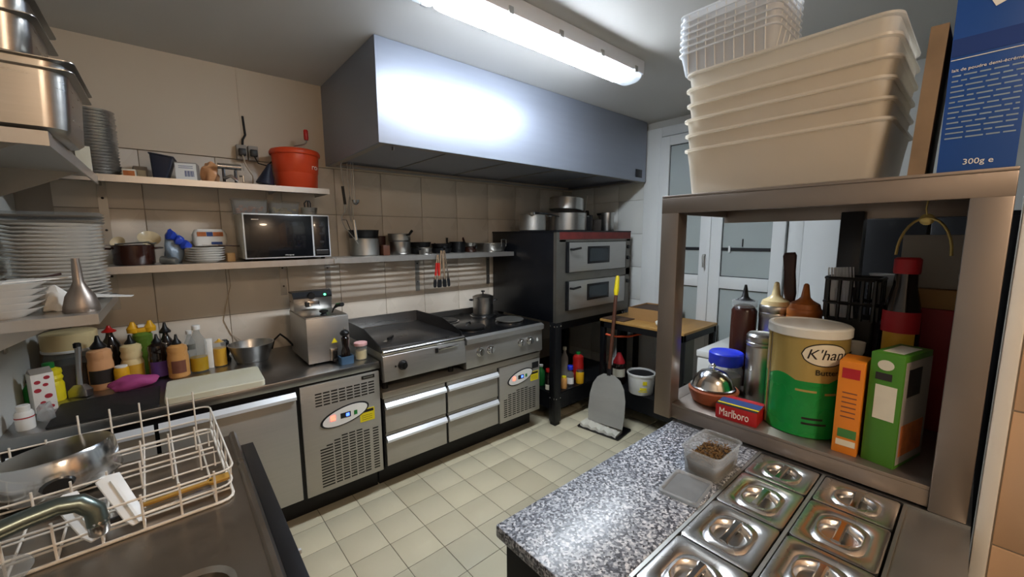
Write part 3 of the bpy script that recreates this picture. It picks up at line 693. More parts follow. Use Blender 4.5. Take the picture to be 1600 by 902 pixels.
MB().tube([(.03, -.07, .02), (.045, -.08, -.02), (.09, -.08, -.03), (.12, -.07, .0)], .004).build('black_cable', 'cable_black', t)
t = thing('black_funnel', 'black plastic cone lying against the orange salad spinner', 'funnel', (.465, 2.785, US)); t.rotation_euler = (0, R(14), 0)
MB().lathe([(.048, .012), (.05, .016), (.012, .125), (.010, .135)], n=20).build('body', 'navy_plastic', t)
t = thing('salad_spinner', 'big orange salad spinner with a red crank on the upper shelf', 'salad spinner', (.648, 2.83, US))
MB().lathe([(.112, 0), (.116, .006), (.121, .09), (.122, .095), (.124, .098), (.130, .19), (.130, .20)], n=40).build('bucket', 'orange_plastic', t)
l = MB().lathe([(.139, .20), (.141, .205), (.141, .218), (.134, .23), (.10, .240), (.02, .246)], n=40).build('lid', 'orange_plastic', t)
MB().tube([(-.005, 0, .244), (-.005, 0, .256), (.0, -.005, .262), (.05, -.03, .275), (.062, -.035, .285), (.062, -.035, .30)], .004).build('crank', 'steel', l)
MB().lathe([(.011, .30), (.0135, .31), (.0135, .355), (.010, .362)], cx=.062, cy=-.035, n=14).build('crank_knob', 'red_plastic', l)
text(t, 'ro', .045, 'ink_white', (.062, -.112, .115), name='lettering', tilt=0).rotation_euler = (R(90), 0, R(28))

# ================================================================== LOWER WALL SHELF CONTENTS
t = pot('casserole', 'dark brown glazed casserole holding small bowls', -.135, 2.80, LS, .080, .10, 'brown_glaze', True, cat='casserole', flare=1.02)
t = thing('small_bowl', 'little beige bowl tipped on the brown casserole rim', 'bowl', (-.185, 2.86, LS+.104)); t.rotation_euler = (R(62), 0, R(-20))
MB().lathe([(.012, 0), (.03, .022), (.031, .024), (.028, .023), (.01, .004)], n=20).build('body', 'cream_ceramic', t)
t = thing('small_bowl', 'cream bowl leaning face-out on the brown casserole', 'bowl', (-.075, 2.86, LS+.112)); t.rotation_euler = (R(52), 0, R(8))
MB().lathe([(.018, 0), (.036, .02), (.046, .034), (.047, .036), (.043, .035), (.014, .005)], n=26).build('body', 'cream_ceramic', t)
t = thing('serving_spoon', 'steel spoon lying across the brown casserole', 'spoon', (-.13, 2.78, LS+.104))
MB().tube([(-.07, 0, 0), (.0, -.01, .006), (.06, -.02, .01)], [.004, .003, .004]).build('handle', 'steel', t)
MB().lathe([(.002, -.004), (.016, .002), (.018, .007), (.016, .006), (.002, -.001)], cx=.07, cy=-.022, n=16).build('bowl', 'steel', t)
t = thing('pepper_mill', 'small grey mill lying on its side beside the casserole', 'mill', (-.03, 2.735, LS+.022)); t.rotation_euler = (R(95), 0, R(55))
MB().lathe([(.02, 0), (.022, .004), (.017, .03), (.02, .06), (.015, .07)], n=18).build('body', 'steel_soft', t)
MB().lathe([(.012, -.004), (.012, .001)], n=14).build('base_hole', 'ink_black', t)
b, l = crumple('bread_bag', '', .022, 2.81, LS, .04, .05, .17, 'pale_bag', 'bag', 11)
t = thing('freezer_bag', 'crumpled pale blue plastic bag with dark blue print', 'bag', l)
b.build('film', 'pale_bag', t)
for k, (dx, dz, s_) in enumerate(((.01, .125, .03), (.042, .10, .03), (.062, .075, .032))):
    bb, ll = crumple('x', '', dx-.015, -.045, dz-.0, s_*.8, .02, .05, 'blue_bag', 'bag', 20+k, 2); bb.build('printed_fold', 'blue_bag', t, loc=ll)
t = thing('white_plate', 'white plate in the small stack next to the microwave', 'plate', (.152, 2.76, LS), 0, 'white plates beside the microwave')
plate_mesh(.088, .02).build('dish', 'porcelain', t); p0 = t
for k in range(1, 6): dup(p0, (.152+random.uniform(-.003, .003), 2.76, LS+.0125*k))
t = thing('bread_pack', 'sliced bread pack in a white and orange wrapper on the plates', 'bread', (.185, 2.86, LS+.086)); t.rotation_euler = (R(-10), 0, R(4))
MB().loft([rr(.07, .035, .02, 0), rr(.078, .04, .025, .02), rr(.078, .04, .025, .07), rr(.068, .03, .025, .092)]).build('loaf', 'paper_white', t)
for a, b_, m_ in ((-.06, -.02, 'food_orange'), (-.018, .01, 'ink_blue'), (.012, .058, 'food_orange')): MB().box(a, b_, -.0425, -.039, .05, .074).build('wrapper_print', m_, t)
MB().box(.0, .05, -.0425, -.039, .004, .018).build('wrapper_print', 'ink_blue', t)
t = thing('table_knife', 'flat wooden-handled knife lying on the plate stack', 'knife', (.21, 2.74, LS+.09)); t.rotation_euler = (0, R(4), R(6))
MB().box(0, .10, -.009, .009, 0, .006).build('handle', 'wood_dark', t, bevel=.002); MB().box(-.07, 0, -.008, .008, .002, .004).build('blade', 'steel', t)
t = carton('spice_pot', 'small beige pot between the plates and microwave', .262, 2.75, LS, .04, .04, .05, 'cardboard', 10, 'box', .006)
# microwave
t = thing('microwave', 'black-fronted microwave oven with silver trim on the lower shelf', 'microwave', (.548, 2.68, LS))
MB().box(-.228, .228, 0, .295, .012, .27).build('casing', 'offwhite_plastic', t, bevel=.006)
for x in (-.19, .19):
    for y in (.03, .26): MB().lathe([(.012, 0), (.012, .013)], n=10).build('foot', 'black_rubber', t, loc=(x, y, 0))
MB().box(-.226, .226, -.018, 0, .014, .268).build('front_trim', 'alu_edge', t, bevel=.003)
d = MB().box(-.219, .125, -.022, -.017, .021, .261).build('door_glass', 'glass_dark', t, bevel=.002)
p = MB().box(.134, .22, -.022, -.017, .021, .261).build('control_panel', 'glass_dark', t, bevel=.002)
for z in (.10, .15, .19): MB().box(.165, .19, -.0228, -.0215, z, z+.012).build('button', 'dark_steel', p)
MB().box(.142, .212, -.024, -.0215, .03, .055).build('door_button', 'black_plastic', p); MB().box(.142, .212, -.0235, -.0215, .055, .0565).build('panel_line', 'alu_edge', p)
text(d, 'Whirlpool', .011, 'ink_white', (-.03, -.0225, .028))
MB().box(-.185, -.15, -.0228, -.0215, .232, .237).build('door_mark', 'steel_soft', d)
MT = LS+.271
def tub(name, label, x, y, z, w, d, h, food, rz=0, fz=.5, m='clear_plastic'):
    t = thing(name, label, 'food container', (x, y, z), R(rz))
    MB().loft([rr(w*.45, d*.45, .015, 0), rr(w*.49, d*.49, .018, h-.004), rr(w*.5+.003, d*.5+.003, .018, h-.002), rr(w*.5+.003, d*.5+.003, .018, h), rr(w*.48, d*.48, .016, h-.001), rr(w*.44, d*.44, .014, .002)], c0=True).build('tub', m, t)
    if food:
        rnd = random.Random(len(label)); b = MB()
        for _ in range(26):
            a, c = rnd.uniform(-.36, .36)*w, rnd.uniform(-.36, .36)*d; s_ = rnd.uniform(.008, .014); zz = .004+rnd.uniform(0, fz*h-.01)
            b.loft([circ(s_*.5, zz, a, c, 7), circ(s_, zz+s_*.5, a, c, 7), circ(s_*.6, zz+s_*1.1, a, c, 7)])
        b.build('food', food, t, kind='stuff')
    return t
tub('food_tub', 'clear tub of carrot pieces on top of the microwave', .385, 2.84, MT, .175, .12, .085, 'food_orange')
tub('food_tub', 'clear tub of pale pasta on top of the microwave', .565, 2.85, MT, .165, .12, .08, 'food_pasta')
t = pot('steel_cup', 'small steel cup with a looped handle on the microwave', .69, 2.76, MT, .042, .045, 'steel', False, cat='cup', flare=1.1)
MB().tube([(-.03, -.025, .04), (-.032, -.028, .07), (-.02, -.03, .085), (-.005, -.03, .085), (.002, -.03, .07), (.0, -.03, .04)], .004).build('handle', 'dark_steel', t)
MB().tube([(-.012, -.03, .04), (-.012, -.031, .085)], .004).build('handle_rib', 'dark_steel', t)

# slatted shelf contents
pot('stock_pot', 'steel stock pot on the slatted shelf with a dark pan inside', 1.07, 2.885, LS, .10, .125, 'steel_soft', False)
pot('frying_pan', 'dark pan nested on the steel stock pot', 1.068, 2.885, LS+.127, .098, .055, 'dark_steel', False, cat='pan', flare=1.06)
t = carton('wooden_box', 'small wooden block between the two steel pots', 1.20, 2.845, LS, .05, .08, .075, 'wood_handle', 0, 'block', .003)
pot('saucepan', 'narrow steel saucepan beside the wooden block', 1.34, 2.88, LS, .078, .10, 'steel', False)
pot('saucepan', 'steel pan with black handle stacked on the narrow saucepan', 1.335, 2.88, LS+.102, .082, .055, 'steel_soft', False, long=(.06, 'black_plastic', .03), cat='pan', ang=-75)
pot('copper_pan', 'tarnished brownish pan behind the narrow saucepan', 1.208, 2.945, LS, .043, .14, 'wood_dark', False, cat='pan')
for k, (x, y, r, z, h, m_, a, L_, lab) in enumerate(((1.515, 2.895, .080, 0, .045, 'dark_steel', 150, .07, 'dark frying pan at the bottom of the pan heap'),
    (1.515, 2.895, .075, .051, .04, 'cast_iron', 120, .07, 'blackened frying pan on top of the pan heap'),
    (1.475, 2.745, .045, 0, .05, 'steel', 200, .03, 'little shiny milk pan in front of the pan heap'),
    (1.70, 2.885, .075, 0, .04, 'dark_steel', 250, .05, 'flat dark pan in the middle of the slatted shelf'),
    (1.70, 2.885, .075, .042, .035, 'cast_iron', 90, .06, 'shallow black pan resting on the flat dark pan'),
    (1.86, 2.895, .062, 0, .09, 'black_steel', 120, .03, 'deep black pan with upright handle'),
    (1.985, 2.89, .050, 0, .045, 'brown_glaze', 270, .04, 'brown low pan under the steel lids'),
    (1.985, 2.89, .050, .05, .03, 'steel_soft', 90, .06, 'steel pan with a reddish handle on the brown pan'))):
    pot('pan', lab, x, y, LS+z, r, h, m_, False, long=(L_, 'wood_dark' if k == 7 else 'black_plastic', .05 if k in (5, 7, 0, 1) else .02), cat='pan', ang=a, flare=1.1)
t = thing('roasting_tray', 'oval aluminium roasting tray with square handles at the oven end of the shelf', 'tray', (2.17, 2.845, LS))
MB().loft([rr(.10, .12, .08, 0), rr(.118, .14, .1, .07), rr(.124, .146, .1, .072), rr(.124, .146, .1, .076), rr(.115, .137, .1, .074), rr(.097, .117, .08, .003)]).build('body', 'steel', t, smooth=50)
MB().tube([(-.0, -.143, .045), (-.0, -.155, .05), (0, -.157, .105), (.055, -.153, .105), (.055, -.15, .05), (.055, -.14, .045)], .004).build('handle', 'steel_polish', t)
# hanging tongs and utensils
for k, (x, m_, lab) in enumerate(((1.505, 'red_plastic', 'red-gripped tongs hanging from the slatted shelf'), (1.55, 'steel_polish', 'steel tongs hanging right beside the red-gripped pair'), (1.59, 'steel_polish', 'steel tongs hanging farthest from the red-gripped pair'))):
    t = thing('tongs', lab, 'tongs', (x, 2.640-.004*k, LS-.245)); t.rotation_euler = (0, R(4-4*k), 0)
    for s in (-1, 1):
        MB().tube([(s*.004, 0, .245+.03*(k > 0)), (s*.013, 0, .12), (s*.016, 0, .06)], [.004, .006, .006]).build('arm', 'steel_polish', t)
        MB().loft([[Vector((s*.016+a*w_, b_*.004, z)) for a, b_ in ((-1, -1), (1, -1), (1, 1), (-1, 1))] for z, w_ in ((0, .006), (.01, .011), (.05, .011), (.07, .006))]).build('jaw', 'dark_steel', t)
        if m_ == 'red_plastic': MB().tube([(s*.008, -.001, .185), (s*.0135, -.001, .09)], .009).build('grip', m_, t)
    MB().tube([(0, 0, .245), (0, .01, .256), (0, .022, .25)], .003).build('hook', 'steel', t)
def hang(name, label, cat, x, y): return thing(name, label, cat, (x, y, 2.045))
t = hang('ladle', 'black-gripped steel spider skimmer hung under the hood corner', 'skimmer', .90, 2.74)
MB().tube([(0, 0, 0), (-.008, 0, -.01), (-.006, 0, -.1), (.004, 0, -.16)], .003).build('rod', 'steel_soft', t)
MB().tube([(-.006, 0, -.155), (.004, 0, -.27)], .009).build('grip', 'black_plastic', t)
MB().tube([(.003, 0, -.27), (.0, 0, -.32), (-.022, 0, -.345), (-.024, 0, -.37), (-.005, 0, -.42), (.05, 0, -.49), (.075, 0, -.53)], .0035).build('frame', 'steel_soft', t)
MB().tube([(-.024, 0, -.37), (.01, .01, -.37), (.03, .02, -.42), (.06, .01, -.50)], .0025).build('mesh_rim', 'dark_steel', t)
t = hang('whisk', 'thin steel whisk hung under the hood', 'whisk', .935, 2.75)
MB().tube([(0, 0, 0), (-.003, 0, -.12), (.005, 0, -.20)], .003).build('rod', 'steel_soft', t)
for a in range(4): MB().tube([(.005, 0, -.20), (.005+.018*math.cos(a*.785), .018*math.sin(a*.785), -.30), (.005, 0, -.39), (.005-.018*math.cos(a*.785), -.018*math.sin(a*.785), -.30), (.005, 0, -.20)], .0012, 5).build('wire', 'steel_soft', t)
t = hang('ladle', 'steel ladle with a bright round bowl hung under the hood', 'ladle', .965, 2.73)
MB().tube([(0, 0, 0), (-.002, 0, -.15), (.0, 0, -.235)], .003).build('rod', 'steel', t)
MB().lathe([(.006, -.272), (.022, -.26), (.027, -.24), (.025, -.24), (.02, -.258), (.004, -.268)], cy=-.01, n=18).build('bowl', 'steel_polish', t)
t = hang('steel_turner', 'long steel turner with tubular handle hung handle-down', 'turner', .945, 2.715)
MB().tube([(0, 0, 0), (-.004, 0, -.2), (.0, 0, -.37)], .0025).build('rod', 'steel_soft', t)
MB().tube([(.0, 0, -.37), (.012, 0, -.50)], .010, 10).build('handle', 'steel_polish', t)

# ================================================================== FRYER AND WORKTOP CONTENTS
t = thing('deep_fryer', 'steel countertop deep fryer with drain tap and black knobs', 'fryer', (.66, 2.41, CT))
MB().box(-.115, .115, 0, .40, .012, .27).build('tank', 'steel_brushed', t, bevel=.003)
for x in (-.09, .09):
    for y in (.03, .37): MB().lathe([(.014, 0), (.014, .013)], n=10).build('foot', 'black_rubber', t, loc=(x, y, 0))
MB().box(-.112, .112, .005, .29, .27, .276).build('lid', 'steel', t, bevel=.002)
k = MB().lathe([(.02, .276), (.012, .285), (.024, .292), (.024, .302), (.012, .306)], n=18).build('lid_knob', 'black_plastic', t, loc=(.0, .07, 0))
MB().tube([(.055, .10, .276), (.065, .10, .30), (.075, .06, .325), (.085, .0, .335)], [.004, .005, .012, .013]).build('basket_handle', 'black_plastic', t)
h = MB().prism([(.29, .27), (.285, .36), (.31, .385), (.40, .385), (.40, .27)], 'x', -.11, .11).build('control_head', 'steel', t, bevel=.003)
MB().prism([(.2835, .35), (.282, .362), (.308, .389), (.40, .389), (.40, .38), (.31, .38)], 'x', -.112, .112).build('head_cap', 'dark_steel', h)
MB().lathe([(.022, 0), (.02, .02)], n=18).build('thermostat_knob', 'black_plastic', h, loc=(-.01, .286, .365), rot=(R(90), 0, 0))
MB().lathe([(.007, 0), (.006, .006)], n=12).build('pilot_light', 'led_green', h, loc=(.07, .286, .366), rot=(R(90), 0, 0))
MB().box(-.04, .03, .255, .285, .30, .335).build('basket_hanger', 'steel_polish', h, bevel=.002)
MB().box(-.05, -.03, .25, .285, .30, .33).build('hanger_block', 'black_plastic', h, bevel=.002)
tp = MB().box(.0, .04, -.018, 0, .015, .085).build('drain_tap', 'steel', t, bevel=.003)
MB().box(.006, .034, -.04, -.018, .012, .03).box(.012, .03, -.03, -.018, .03, .075).build('tap_lever', 'black_plastic', tp, bevel=.002)
MB().prism([(.012, .115), (.046, .115), (.029, .145)], 'y', -.0008, .0002).build('hazard_sticker', 'label_yellow', t)
MB().tube([(-.115, .36, .05), (-.14, .40, .09), (-.17, .43, .12), (-.20, .47, .08), (-.21, .50, .02)], .006).build('power_cable', 'cable_black', t)
t = thing('pepper_grinder', 'black wooden pepper grinder standing in a blue holder', 'grinder', (.728, 2.345, CT))
MB().loft([rr(.036, .03, .008, 0), rr(.037, .031, .008, .045), rr(.033, .027, .006, .046), rr(.032, .026, .006, .01)]).build('holder', 'blue_stand', t)
MB().lathe([(.022, .01), (.025, .05), (.023, .075), (.016, .10), (.019, .125), (.021, .15), (.013, .16)], n=20).build('body', 'dark_bottle', t)
MB().lathe([(.014, .16), (.025, .172), (.026, .182), (.016, .194), (.004, .2)], n=20).build('head', 'black_plastic', t)
MB().lathe([(.005, .2), (.004, .212)], n=8).build('finial', 'steel', t)
t = thing('jam_jar', 'glass jar with a red gingham lid next to the pepper grinder', 'jar', (.822, 2.365, CT))
MB().lathe([(.030, 0), (.034, .006), (.035, .07), (.033, .082), (.032, .088)], n=24).build('jar', 'clear_glass', t); MB().lathe([(.028, .004), (.031, .008), (.031, .055)], n=20).build('contents', 'mayo_sauce', t)
MB().lathe([(.037, .086), (.038, .089), (.038, .102), (.034, .105)], n=24).build('lid', 'gingham', t)
t = thing('cutting_board', 'white plastic cutting board lying on the counter edge', 'cutting board', (.122, 2.40, CT), R(-1.5))
MB().loft([rr(.19, .142, .018, 0), rr(.19, .142, .018, .024), rr(.187, .139, .018, .027)]).build('slab', 'board_plastic', t)
t = thing('rubber_mat', 'black rubber mat covering the worktop corner beside the cutting board', 'mat', (-.255, 2.42, CT)); MB().loft([rr(.165, .155, .01, 0), rr(.165, .155, .01, .005), rr(.162, .152, .01, .006)]).build('sheet', 'black_rubber', t)
t = pot('mixing_bowl', 'wide steel mixing bowl standing on the worktop by the fryer', .325, 2.78, CT, .085, .105, 'steel', False, cat='bowl', flare=1.36)
tg = thing('tag_label', 'white price sticker inside the steel mixing bowl', 'sticker', (.31, 2.894, CT+.066)); tg.rotation_euler = (R(-15), 0, 0)
MB().box(-.016, .016, -.002, -.001, 0, .03).build('paper', 'label_white', tg)
MATZ = CT+.006
bottle('dressing_bottle', 'salmon sauce bottle with a black label and black spout', -.300, 2.735, CT, .047, .235, 'salmon_sauce', 'squeeze', ('black_plastic', 'cone', .62, .26), ('label_black', .14, .42))
bottle('soy_bottle', 'dark bottle with a red spout behind the salmon sauce', -.272, 2.90, CT, .040, .28, 'dark_bottle', 'round', ('red_plastic', 'cone', .7, .12))
bottle('mayo_bottle', 'pale mayonnaise bottle with a pinched waist', -.192, 2.80, CT, .045, .225, 'mayo_sauce', 'waist', ('black_plastic', 'cone', .5, .22), ('mustard_sauce', .04, .38))
bottle('mustard_jar', 'small yellow jar with a white lid on the black mat', -.228, 2.705, CT, .029, .115, 'amber_yellow', 'jar', ('white_plastic', 'flat', .78, .13), cat='jar')
t = bottle('pesto_bottle', 'tall green sauce bottle with an orange twin cap', -.148, 2.90, CT, .042, .265, 'green_sauce', 'straight', None)
for s in (-1, 1): MB().lathe([(.024, .228), (.026, .25), (.014, .268), (.008, .285)], cx=s*.034, n=14).build('spout', 'amber_yellow', t)
MB().box(-.04, .04, -.018, .018, .222, .252).build('cap_bridge', 'amber_yellow', t, bevel=.005); MB().box(-.012, .012, -.022, .0, .255, .268).build('cap_badge', 'label_white', t)
bottle('cordial_bottle', 'black bottle with a purple label', -.09, 2.76, CT, .042, .215, 'dark_bottle', 'squeeze', ('black_plastic', 'cone', .5, .22), ('purple_label', .05, .42, 55))
bottle('vinegar_bottle', 'slim black-capped bottle behind the purple-labelled one', -.055, 2.915, CT, .036, .235, 'dark_bottle', 'round', ('black_plastic', 'cone', .7, .24))
bottle('caramel_bottle', 'caramel sauce bottle with a brown label and black spout', -.012, 2.70, CT, .045, .205, 'caramel_sauce', 'squeeze', ('black_plastic', 'cone', .45, .26), ('label_brown', .14, .46, 40))
bottle('spice_shaker', 'little clear-topped shaker behind the caramel bottle', .045, 2.90, CT, .026, .21, 'clear_plastic', 'round', ('white_plastic', 'flat', .5, .1), ('ink_black', .45, .6))
bottle('oil_bottle', 'clear bottle half full of yellow oil with a white cap', .075, 2.74, CT, .040, .265, 'clear_glass', 'round', ('white_plastic', 'flat', .46, .09), fill=('oil_yellow', .03, .30))
carton('salt_box', 'slim white box beside the oil bottle', .124, 2.775, CT, .034, .03, .165, 'white_card', -8)
bottle('mustard_bottle', 'narrow mustard squeeze bottle by the slim white box', .172, 2.78, CT, .031, .165, 'clear_plastic', 'straight', ('mustard_sauce', 'cone', .7, .12), fill=('mustard_sauce', .03, .62))
t = thing('pepper_mill', 'black turned pepper mill with a silver band by the wall', 'mill', (.205, 2.87, CT))
MB().lathe([(.024, 0), (.026, .01), (.016, .035), (.024, .06), (.018, .085)], n=20).build('body', 'black_plastic', t); MB().lathe([(.019, .085), (.019, .10)], n=20).build('band', 'steel_polish', t); MB().lathe([(.02, .10), (.022, .115), (.012, .128)], n=20).build('head', 'black_plastic', t)
b, l = crumple('cleaning_cloth', '', -.185, 2.635, CT+.0005, .085, .042, .065, 'magenta_cloth', 'cloth', 31, 3, .2)
tag(b.build('cleaning_cloth', 'magenta_cloth', loc=l), 'crumpled magenta cloth in front of the sauce bottles', 'cloth')
t = thing('meat_tenderizer', 'steel meat mallet leaning upright between the bottles', 'mallet', (-.368, 2.655, CT)); t.rotation_euler = (R(-8), R(-4), R(-35))
MB().loft([rr(.04, .018, .004, 0), rr(.04, .02, .004, .03), rr(.018, .014, .004, .055)]).build('head', 'steel', t)
MB().tube([(0, 0, .05), (0, 0, .12), (.004, 0, .23)], [.012, .010, .012]).build('handle', 'steel', t); MB().lathe([(.013, .225), (.014, .245), (.008, .25)], n=14).build('end_cap', 'black_plastic', t)
bottle('lemon_bottle', 'bright yellow lemon juice bottle behind the spotted carton', -.455, 2.665, CT, .042, .18, 'yellow_plastic', 'waist', ('green_plastic', 'flat', .45, .16))
t = thing('storage_jar', 'big glass jar with a cream lid under the plate shelf', 'jar', (-.405, 2.855, CT))
MB().lathe([(.09, 0), (.095, .01), (.095, .16), (.085, .19)], n=28).build('jar', 'clear_glass', t); MB().lathe([(.082, .004), (.09, .012), (.09, .13)], n=24).build('contents', 'brown_sauce', t)
MB().lathe([(.098, .188), (.1, .192), (.1, .20)], n=28).build('lid_rim', 'white_plastic', t); MB().lathe([(.096, .20), (.098, .205), (.098, .275), (.09, .28)], n=28).build('lid', 'mayo_sauce', t)
t = carton('milk_carton', 'white carton printed with red spots on the worktop corner', -.462, 2.545, CT, .066, .06, .165, 'white_card', 22, 'carton')
MB().prism([(-.031, .165), (.031, .165), (.0, .185)], 'x', -.031, .031).build('gable', 'grey_card', t)
for dx, dz, r in ((-.016, .13, .008), (.012, .145, .008), (.006, .115, .007), (-.018, .095, .009), (.01, .065, .010), (-.008, .04, .007), (.014, .018, .008), (-.02, .02, .006)):
    MB().loft([[Vector((dx+r*1.2*math.cos(2*math.pi*i/14), yy, dz+r*math.sin(2*math.pi*i/14))) for i in range(14)] for yy in (-.0302, -.0308)]).build('spot', 'ink_red', t)
    MB().loft([[Vector((xx, dx+r*math.cos(2*math.pi*i/14), dz+r*math.sin(2*math.pi*i/14))) for i in range(14)] for xx in (.0332, .0338)]).build('spot', 'ink_red', t)
bottle('green_bottle', 'dark green bottle squeezed against the grey wall', -.51, 2.62, CT, .02, .13, 'green_plastic', 'round', ('black_plastic', 'flat', .4, .1))
bottle('cleaner_bottle', 'small white bottle with a red ring at the grey wall', -.477, 2.33, CT, .026, .085, 'white_plastic', 'jar', ('white_plastic', 'flat', .7, .35), ('label_red', .55, .60, 90))
b, l = crumple('paper_towel', '', -.43, 2.37, MATZ, .026, .03, .075, 'film', 'towel', 41, 2, .3)
tag(b.build('plastic_film', 'film', loc=l), 'crumpled clear film beside the small white bottle', 'film')
t = thing('power_lead', 'thin beige cable hanging on the wall over the mixing bowl', 'cable', (.27, YB-.009, 1.39))
MB().tube([(0, 0, 0), (-.002, 0, -.03), (.0, 0, -.12), (-.035, 0, -.25), (-.05, 0, -.33), (-.02, 0, -.42), (.03, -.01, -.47)], .0025, 6).build('lead', 'cable_white', t)
t = pot('stock_pot', 'lidded steel pot with black handles on a hob plate', 2.03, 2.775, HT+.0065, .088, .145, 'steel', True, lid='steel', earm='black_plastic', ang=-40)
t = thing('griddle_scraper', 'black-handled scraper lying on the griddle plate', 'scraper', (1.02, 2.42, GT-.009)); t.rotation_euler = (0, 0, R(48))
MB().box(-.005, .075, -.01, .01, .003, .02).build('grip', 'black_plastic', t, bevel=.004); MB().box(-.05, 0, -.02, .02, 0, .003).build('blade', 'steel', t)
for x, y, lab in ((1.645, 2.42, 'black cover lid on the front hob plate nearest the griddle'), (2.03, 2.42, 'pale burnt cover disc on the front hob plate by the oven')):
    t = thing('plate_cover', lab, 'cover', (x, y, HT+.0065)); MB().lathe([(.10, 0), (.112, .003), (.112, .008), (.10, .012), (.02, .014)], n=36).build('disc', 'cast_iron' if x < 1.8 else 'steel_soft', t)
    if x < 1.8: MB().tube([(-.03, .0, .012), (-.02, .01, .03), (.02, .03, .03), (.03, .035, .012)], .006).build('handle', 'black_plastic', t)

# ================================================================== LEFT SHELF CONTENTS
for i, (z, w_, d_, h_, x, y, lab) in enumerate(((1.825, .17, .27, .15, -.315, 1.685, 'deep steel gastronorm pan at the bottom of the pan pile'), (1.897, .17, .27, .10, -.312, 1.685, 'steel gastronorm pan nested in the bottom one'),
      (2.002, .145, .24, .10, -.345, 1.70, 'smaller steel pan turned on top of the pan pile'), (2.047, .145, .24, .10, -.345, 1.70, 'topmost small steel pan of the pan pile'))):
    t = thing('gastronorm_pan', lab, 'food pan', (x, y, z))
    MB().loft([rr(w_*.82, d_*.82*.6, .04, 0, n=7), rr(w_*.88, d_*.92*.6, .045, .012, n=7), rr(w_*.92, d_*.96*.6, .045, h_-.004, n=7), rr(w_*1.02, d_*.63, .02, h_-.002, n=7), rr(w_*1.02, d_*.63, .02, h_, n=7), rr(w_*.91, d_*.95*.6, .045, h_-.001, n=7), rr(w_*.86, d_*.9*.6, .045, .014, n=7)]).build('pan', 'steel', t, smooth=45)
    if i >= 3: MB().box(-w_*1.02, w_*1.02, -d_*.635, -d_*.63, h_-.012, h_).build('rim_fold', 'dark_steel', t)
LZ = 1.31
pb = thing('dinner_plate', 'large white plate in the tall pile on the grey-wall shelf', 'plate', (-.345, 2.42, LZ), 0, 'tall pile of plates on the grey-wall shelf')
plate_mesh(.145, .022).build('dish', 'porcelain', pb)
for k in range(1, 21): dup(pb, (-.345+random.uniform(-.004, .004), 2.42+random.uniform(-.004, .004), LZ+.0145*k))
t = thing('tray_lids', 'pale grey plastic trays lying on the tall plate pile', 'trays', (-.36, 2.43, LZ+.0145*20+.0225))
for k in range(4): MB().loft([rr(.145, .12, .03, .011*k), rr(.155, .13, .03, .011*k+.006), rr(.158, .133, .03, .011*k+.009), rr(.150, .125, .03, .011*k+.008)]).build('tray', 'clear_plastic' if k % 2 else 'grey_card', t)
pb = thing('serving_plate', 'deep white plate in the low pile at the near shelf end', 'plate', (-.43, 2.03, LZ), 0, 'low pile of deep white plates')
plate_mesh(.098, .03).build('dish', 'porcelain', pb)
for k in range(1, 5): dup(pb, (-.43+.004*k, 2.03, LZ+.021*k))
t = thing('funnel', 'dull steel funnel standing spout-up on the plate shelf', 'funnel', (-.248, 2.03, LZ))
MB().lathe([(.045, 0), (.047, .004), (.046, .02), (.038, .055), (.022, .085), (.014, .105), (.0125, .15), (.010, .185), (.008, .185), (.011, .1), (.02, .08), (.044, .012), (.044, 0)], n=28, c0=False, c1=False).build('cone', 'rack_steel', t)
t = thing('glass_mug', 'clear glass mug on the low pile of plates', 'mug', (-.455, 2.0, LZ+.115))
MB().lathe([(.034, 0), (.038, .004), (.040, .095), (.037, .095), (.034, .01), (.03, .008)], n=20).build('cup', 'clear_glass', t)
MB().tube([(.038, 0, .08), (.065, 0, .075), (.065, 0, .025), (.038, 0, .015)], .005).build('handle', 'clear_glass', t)
b, l = crumple('napkin', '', -.325, 2.10, LZ+.001, .035, .03, .085, 'cloth_white', 'cloth', 51, 3, .3)
tag(b.build('napkin', 'paper_white', loc=l), 'crumpled white paper napkin beside the funnel', 'napkin')
t = thing('cake_server', 'wide pale spatula blade lying over the plate pile', 'spatula', (-.345, 2.04, LZ+.116)); t.rotation_euler = (R(3), R(-2), R(10))
MB().prism([(-.07, -.03), (.05, -.02), (.085, .008), (.04, .032), (-.06, .04)], 'z', 0, .004).build('blade', 'paper_white', t); MB().tube([(-.02, .02, -.002), (.06, .045, .01)], .004).build('handle', 'wood_dark', t)
t = thing('menu_card', 'white folded card poking out of the plate shelf end', 'card', (-.19, 2.30, LZ+.02)); t.rotation_euler = (R(5), R(8), R(12))
MB().prism([(-.07, -.04), (.05, -.02), (.065, .01), (-.07, .03)], 'z', 0, .003).build('sheet', 'white_card', t)

# ================================================================== DISH RACK ON THE SINK
t = thing('dish_rack', 'white coated wire dish rack on the sink drainer', 'dish rack', (-.185, 1.54, .851), R(2))
hx, hy = .255, .275; wr_ = .0028
def ring(z, dx=0, r=.0032): return MB().tube([tuple(p) for p in rr(hx+dx, hy+dx, .03, z, n=4)], r, 6, close=True)
for z in (.004, .045, .09): ring(z, .0 if z < .05 else .004, .004 if z < .01 else wr_).build('rim_wire', 'white_wire', t)
for k in range(7):
    x = -hx+.04+k*(2*hx-.08)/6
    MB().tube([(x, -hy-.004, .098), (x, -hy, .045), (x, -hy+.004, .006), (x, hy-.004, .006), (x, hy, .05), (x, hy+.004, .155 if k > 1 else .10)], wr_, 6).build('cross_wire', 'white_wire', t)
for k in range(6):
    y = -hy+.05+k*(2*hy-.1)/5
    MB().tube([(-hx-.003, y, .09), (-hx, y, .05), (-hx+.004, y, .009), (hx-.004, y, .009), (hx, y, .05), (hx+.003, y, .09)], wr_, 6).build('long_wire', 'white_wire', t)
